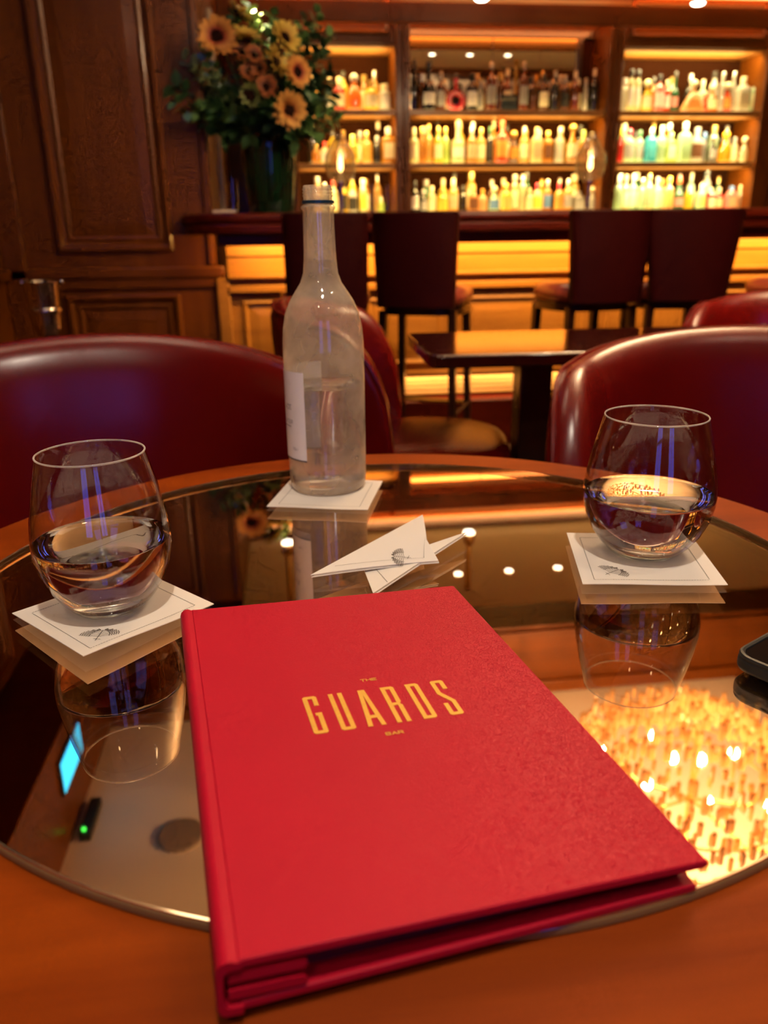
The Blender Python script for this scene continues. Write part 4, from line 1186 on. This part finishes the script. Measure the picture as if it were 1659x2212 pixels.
napkin('white napkin with curled corner under the glass beside the menu spine', [(-.152, .510), (-.069, .589), (-.143, .674), (-.226, .595)], (.0055, .0015, .0005, .002), 1, 0, rest=.0008, em_f=.50)
napkin('white napkin under the glass in front of the bright-edged chair', [(.234, .578), (.352, .560), (.381, .682), (.263, .700)], (.0035, .0025, .0005, .0015), 1, 0, rest=.0008, em_f=.52)
napkin('white napkin lying flat under the water bottle', [(-.031, .829), (.077, .800), (.106, .906), (-.002, .935)], (.0015, .0015, .0005, .0005), 1, 0, em=False, rest=.0008)

# the folded napkin in the middle: two creased flaps
fn = thing('folded_napkin', 'loosely folded white napkin with printed emblem between bottle and menu', 'napkin', (0, 0, ZT))


def flap(name, pts, n=12, bulge=.003, th=.0008, copies=2, gap=.0018):
    """four-sided patch with thickness; pts in order, bilinear with a soft bulge"""
    P = [Vector(p) for p in pts]
    f = lambda a, b: P[0] * (1 - a) * (1 - b) + P[1] * a * (1 - b) + P[2] * a * b + P[3] * (1 - a) * b + Vector((0, 0, bulge * 4 * a * (1 - a) * (.4 + b * (1 - b))))
    for c in range(copies):
        dz = -c * gap
        mb = MB(); mb.grid(lambda a, b: tuple(f(a, b) + Vector((.0006 * c, -.0004 * c, dz))), n, n)
        m2 = MB(); m2.grid(lambda a, b: tuple(f(a, b) + Vector((.0006 * c, -.0004 * c, dz - th))), n, n)
        off = len(mb.v); mb.v += m2.v; mb.f += [tuple(i + off for i in reversed(q)) for q in m2.f]
        ring = [i * n for i in range(n)] + [(n - 1) * n + j for j in range(1, n)] + [i * n + n - 1 for i in range(n - 2, -1, -1)] + [j for j in range(n - 2, 0, -1)]
        for i in range(len(ring)):
            a_, b_ = ring[i], ring[(i + 1) % len(ring)]
            mb.f.append((a_, b_, b_ + off, a_ + off))
        mb.build(name, M_napkin, fn, smooth=50)
    return f


fA = flap('upper_flap', [(.0100, .6220, .0085), (.1235, .6385, .0075), (.1180, .6700, .0165), (.1240, .7250, .0205)])
fB = flap('lower_flap', [(.0595, .5860, .0045), (.1620, .6970, .0105), (.1180, .6740, .0080), (.0570, .6330, .0045)], bulge=.001)
mb = MB()
for a0, b0, a1, b1 in ((.10, .10, .88, .12), (.88, .12, .86, .88)):
    N = 46
    for k in range(N):
        p, q = Vector((a0 + (a1 - a0) * k / N, b0 + (b1 - b0) * k / N)), Vector((a0 + (a1 - a0) * (k + .74) / N, b0 + (b1 - b0) * (k + .74) / N))
        d = (q - p).normalized(); s = Vector((-d.y, d.x)) * .0022
        mb._add([tuple(fA(*w) + Vector((0, 0, .0003))) for w in (p - s, q - s, q + s, p + s)], [(0, 1, 2, 3)])
mb.build('printed_border', M_print, fn, smooth=0, fix=False)
mb = MB()
for a0, b0, a1, b1 in ((.08, .08, .08, .95),):
    for k in range(30):
        p, q = Vector((.14, .05 + .9 * k / 30)), Vector((.14, .05 + .9 * (k + .74) / 30))
        s = Vector((.0022, 0))
        mb._add([tuple(fB(*w) + Vector((0, 0, .0003))) for w in (p - s, q - s, q + s, p + s)], [(0, 1, 2, 3)])
mb.build('printed_border', M_print, fn, smooth=0, fix=False)
ec = Vector((.0900, .6430)); ax = Vector((-.9, .12)).normalized(); sx = Vector((ax.y, -ax.x))


def on_fA(x, y):
    p = ec + sx * x * .85 + ax * y * .85
    best = None                                        # invert the patch by a few Newton steps
    a, b = .7, .3
    for _ in range(12):
        c = fA(a, b); e = Vector((p.x - c.x, p.y - c.y))
        da = (fA(a + 1e-3, b) - c) / 1e-3; db = (fA(a, b + 1e-3) - c) / 1e-3
        det = da.x * db.y - db.x * da.y
        if abs(det) < 1e-9: break
        a += max(-.2, min(.2, (e.x * db.y - e.y * db.x) / det)); b += max(-.2, min(.2, (da.x * e.y - da.y * e.x) / det))
    return tuple(fA(a, b) + Vector((0, 0, .0003)))


emblem_quads(on_fA).build('printed_emblem', M_print, fn, smooth=0, fix=False)


# ------------------------------------------------------------------ stemless glasses of water
def water_glass(label, x, y, k, kr, level):
    t = thing('water_glass', label, 'glass', (x, y, ZT + .0014), 0, 'stemless glasses of water')
    out = [(.0225, .0), (.0262, .0008), (.0300, .0040), (.0372, .0125), (.0440, .0235), (.0495, .0375), (.0522, .0520), (.0522, .0640), (.0500, .0800), (.0462, .1000), (.0420, .1180), (.0402, .1262), (.0399, .1272)]
    out = [(r * kr, z * k) for r, z in out]

    def rad_at(z):
        for (r0, z0), (r1, z1) in zip(out, out[1:]):
            if z0 <= z <= z1:
                return r0 + (r1 - r0) * (z - z0) / (z1 - z0)
        return out[-1][0]
    inner = [(r - .0011, z) for r, z in reversed(out[:-1]) if z > level + .002] + [(rad_at(level) - .0011, level)]
    MB().lathe(out + [(out[-1][0] - .0007, out[-1][1] + .0004)] + inner, 64, cap0=False, cap1=False).build('bowl', M_glass, t, smooth=60)
    ring = [((out[-1][0] - .0004) * math.cos(2 * math.pi * i / 64), (out[-1][0] - .0004) * math.sin(2 * math.pi * i / 64), out[-1][1] + .0003) for i in range(65)]
    MB().tube(ring, .0007, 8, cap=False).build('rim', M_rim, t, smooth=60)
    R_ = rad_at(level) - .0007
    MB().lathe([(.0005, .0024), (.014, .0018), (.0215 * kr, .0006), (.0258 * kr, .0014), (.0318 * kr, .0068), (.026 * kr, .0072), (.0005, .0062)], 64, cap0=False, cap1=False).build('base', M_base, t, smooth=60)
    wp = [(.0005, .0066), (.026 * kr, .0076), (rad_at(.0078) - .0009, .0076)] + [(r - .0007, z + .0004) for r, z in out[1:] if .009 < z < level - .003] + [(R_, level + .0011), (R_ - .0012, level + .0003), (R_ - .004, level), (.0005, level)]
    MB().lathe(wp, 64, cap0=False, cap1=False).build('water', M_water, t, smooth=60)
    return t


water_glass('half-full stemless glass beside the menu spine', -.151, .600, 1.0, 1.0, .0575)
water_glass('half-full stemless glass standing nearer the phone', .317, .646, 1.0, 1.10, .0560)

# ------------------------------------------------------------------ water bottle
BC = (.0405, .897)
wb = thing('water_bottle', 'clear glass water bottle without its cap, half full, with white label', 'bottle', (BC[0], BC[1], ZT + .0014))
bp_ = [(.030, .0), (.0395, .0006), (.0432, .004), (.0445, .012), (.0449, .06), (.0452, .150), (.0449, .168), (.0436, .184), (.0405, .200), (.0350, .2125), (.0285, .2225), (.0225, .2315), (.0190, .241), (.0174, .257), (.0166, .290), (.0164, .3035), (.0166, .3050), (.0180, .3065), (.0181, .3085), (.0165, .3100), (.0152, .3110)]
for i in range(3):
    z = .3190 + .0032 * i
    bp_ += [(.0150, z - .0012), (.0158, z - .0003), (.0158, z + .0004), (.0150, z + .0013)]
bp_ += [(.0150, .3285), (.0146, .3292)]
MB().lathe(bp_ + [(.0125, .3290), (.0125, .300), (.0140, .255)], 72, cap0=True, cap1=False).build('body', M_bottle, wb, smooth=50)
MB().lathe([(.0005, .004), (.034, .004), (.0420, .0075), (.0430, .014), (.0434, .06), (.0436, .1215), (.0430, .1210), (.0415, .1202), (.0005, .1200)], 64, cap0=False, cap1=False).build('water', M_bottlewater, wb, smooth=50)
MB().lathe([(.0155, .3112), (.0171, .3116), (.0172, .3142), (.0155, .3148)], 40, cap0=False, cap1=False).build('neck_ring', plain('teal_ring', (.012, .035, .055), .3), wb)
a0, a1 = rad(-33), rad(-178)
RL = .0456


def on_label(a, z, d=0.0):
    return ((RL + d) * math.sin(a), -(RL + d) * math.cos(a), z)


lb = MB()
lb.grid(lambda s, h: on_label(a0 + (a1 - a0) * s, .0415 + .0985 * h), 40, 2)
m2 = MB(); m2.grid(lambda s, h: on_label(a0 + (a1 - a0) * s, .0415 + .0985 * h, -.00025), 40, 2)
lo = len(lb.v); lb.v += m2.v; lb.f += [tuple(i + lo for i in reversed(q)) for q in m2.f]
lab_o = lb.build('label', M_paper, wb, smooth=50, fix=False)
mb = MB(); mb.grid(lambda s, h: on_label(a0 + (a1 - a0) * s, .0402 + .0016 * h, .0001), 40, 2)
mb.build('label_edge_line', M_ink, lab_o, smooth=0, fix=False)
for word, aend, z, h, w, pt in (('ACE', -57, .1030, .0050, .0042, .0056), ('ATER', -55, .0860, .0040, .0034, .0045), ('75cl', -46, .0550, .0026, .0020, .0026)):
    mb = MB(); L = pt * len(word)
    stroke_text(mb, word, 0, 0, w, h, pt, h * .11, lambda x, y, L=L, aend=aend, z=z: on_label(rad(aend) - (L - x) / RL, z - y, .00025))
    mb.build('label_print', M_ink, lab_o, smooth=0, fix=False)
mb = MB()
for k in range(9):
    x = -.030 + k * .0026
    mb._add([on_label(rad(-52) + (x + d) / RL, .0780 + e, .00025) for d, e in ((0, 0), (.0016, 0), (.0016, .0011), (0, .0011))], [(0, 1, 2, 3)])
mb.build('label_fine_print', M_ink, lab_o, smooth=0, fix=False)

# ------------------------------------------------------------------ phone
ph = thing('phone', 'black phone in a rounded rubber case near the edge of the mirror', 'phone', (.3745, .4460, ZT), rad(30))
MB().prism(rounded_rect(.0785, .0400, .013, 8), 0, .0105).build('case', M_black, ph, bevel=.0032, seg=4)
MB().prism(rounded_rect(.0745, .0360, .0105, 8), .0095, .0109).build('screen', M_screen, ph, bevel=.0004)
lip = rounded_rect(.0763, .0378, .0118, 8)
MB().tube([(x, y, .0104) for x, y in lip + lip[:1]], .0021, 8, cap=False).build('case_lip', M_black, ph)
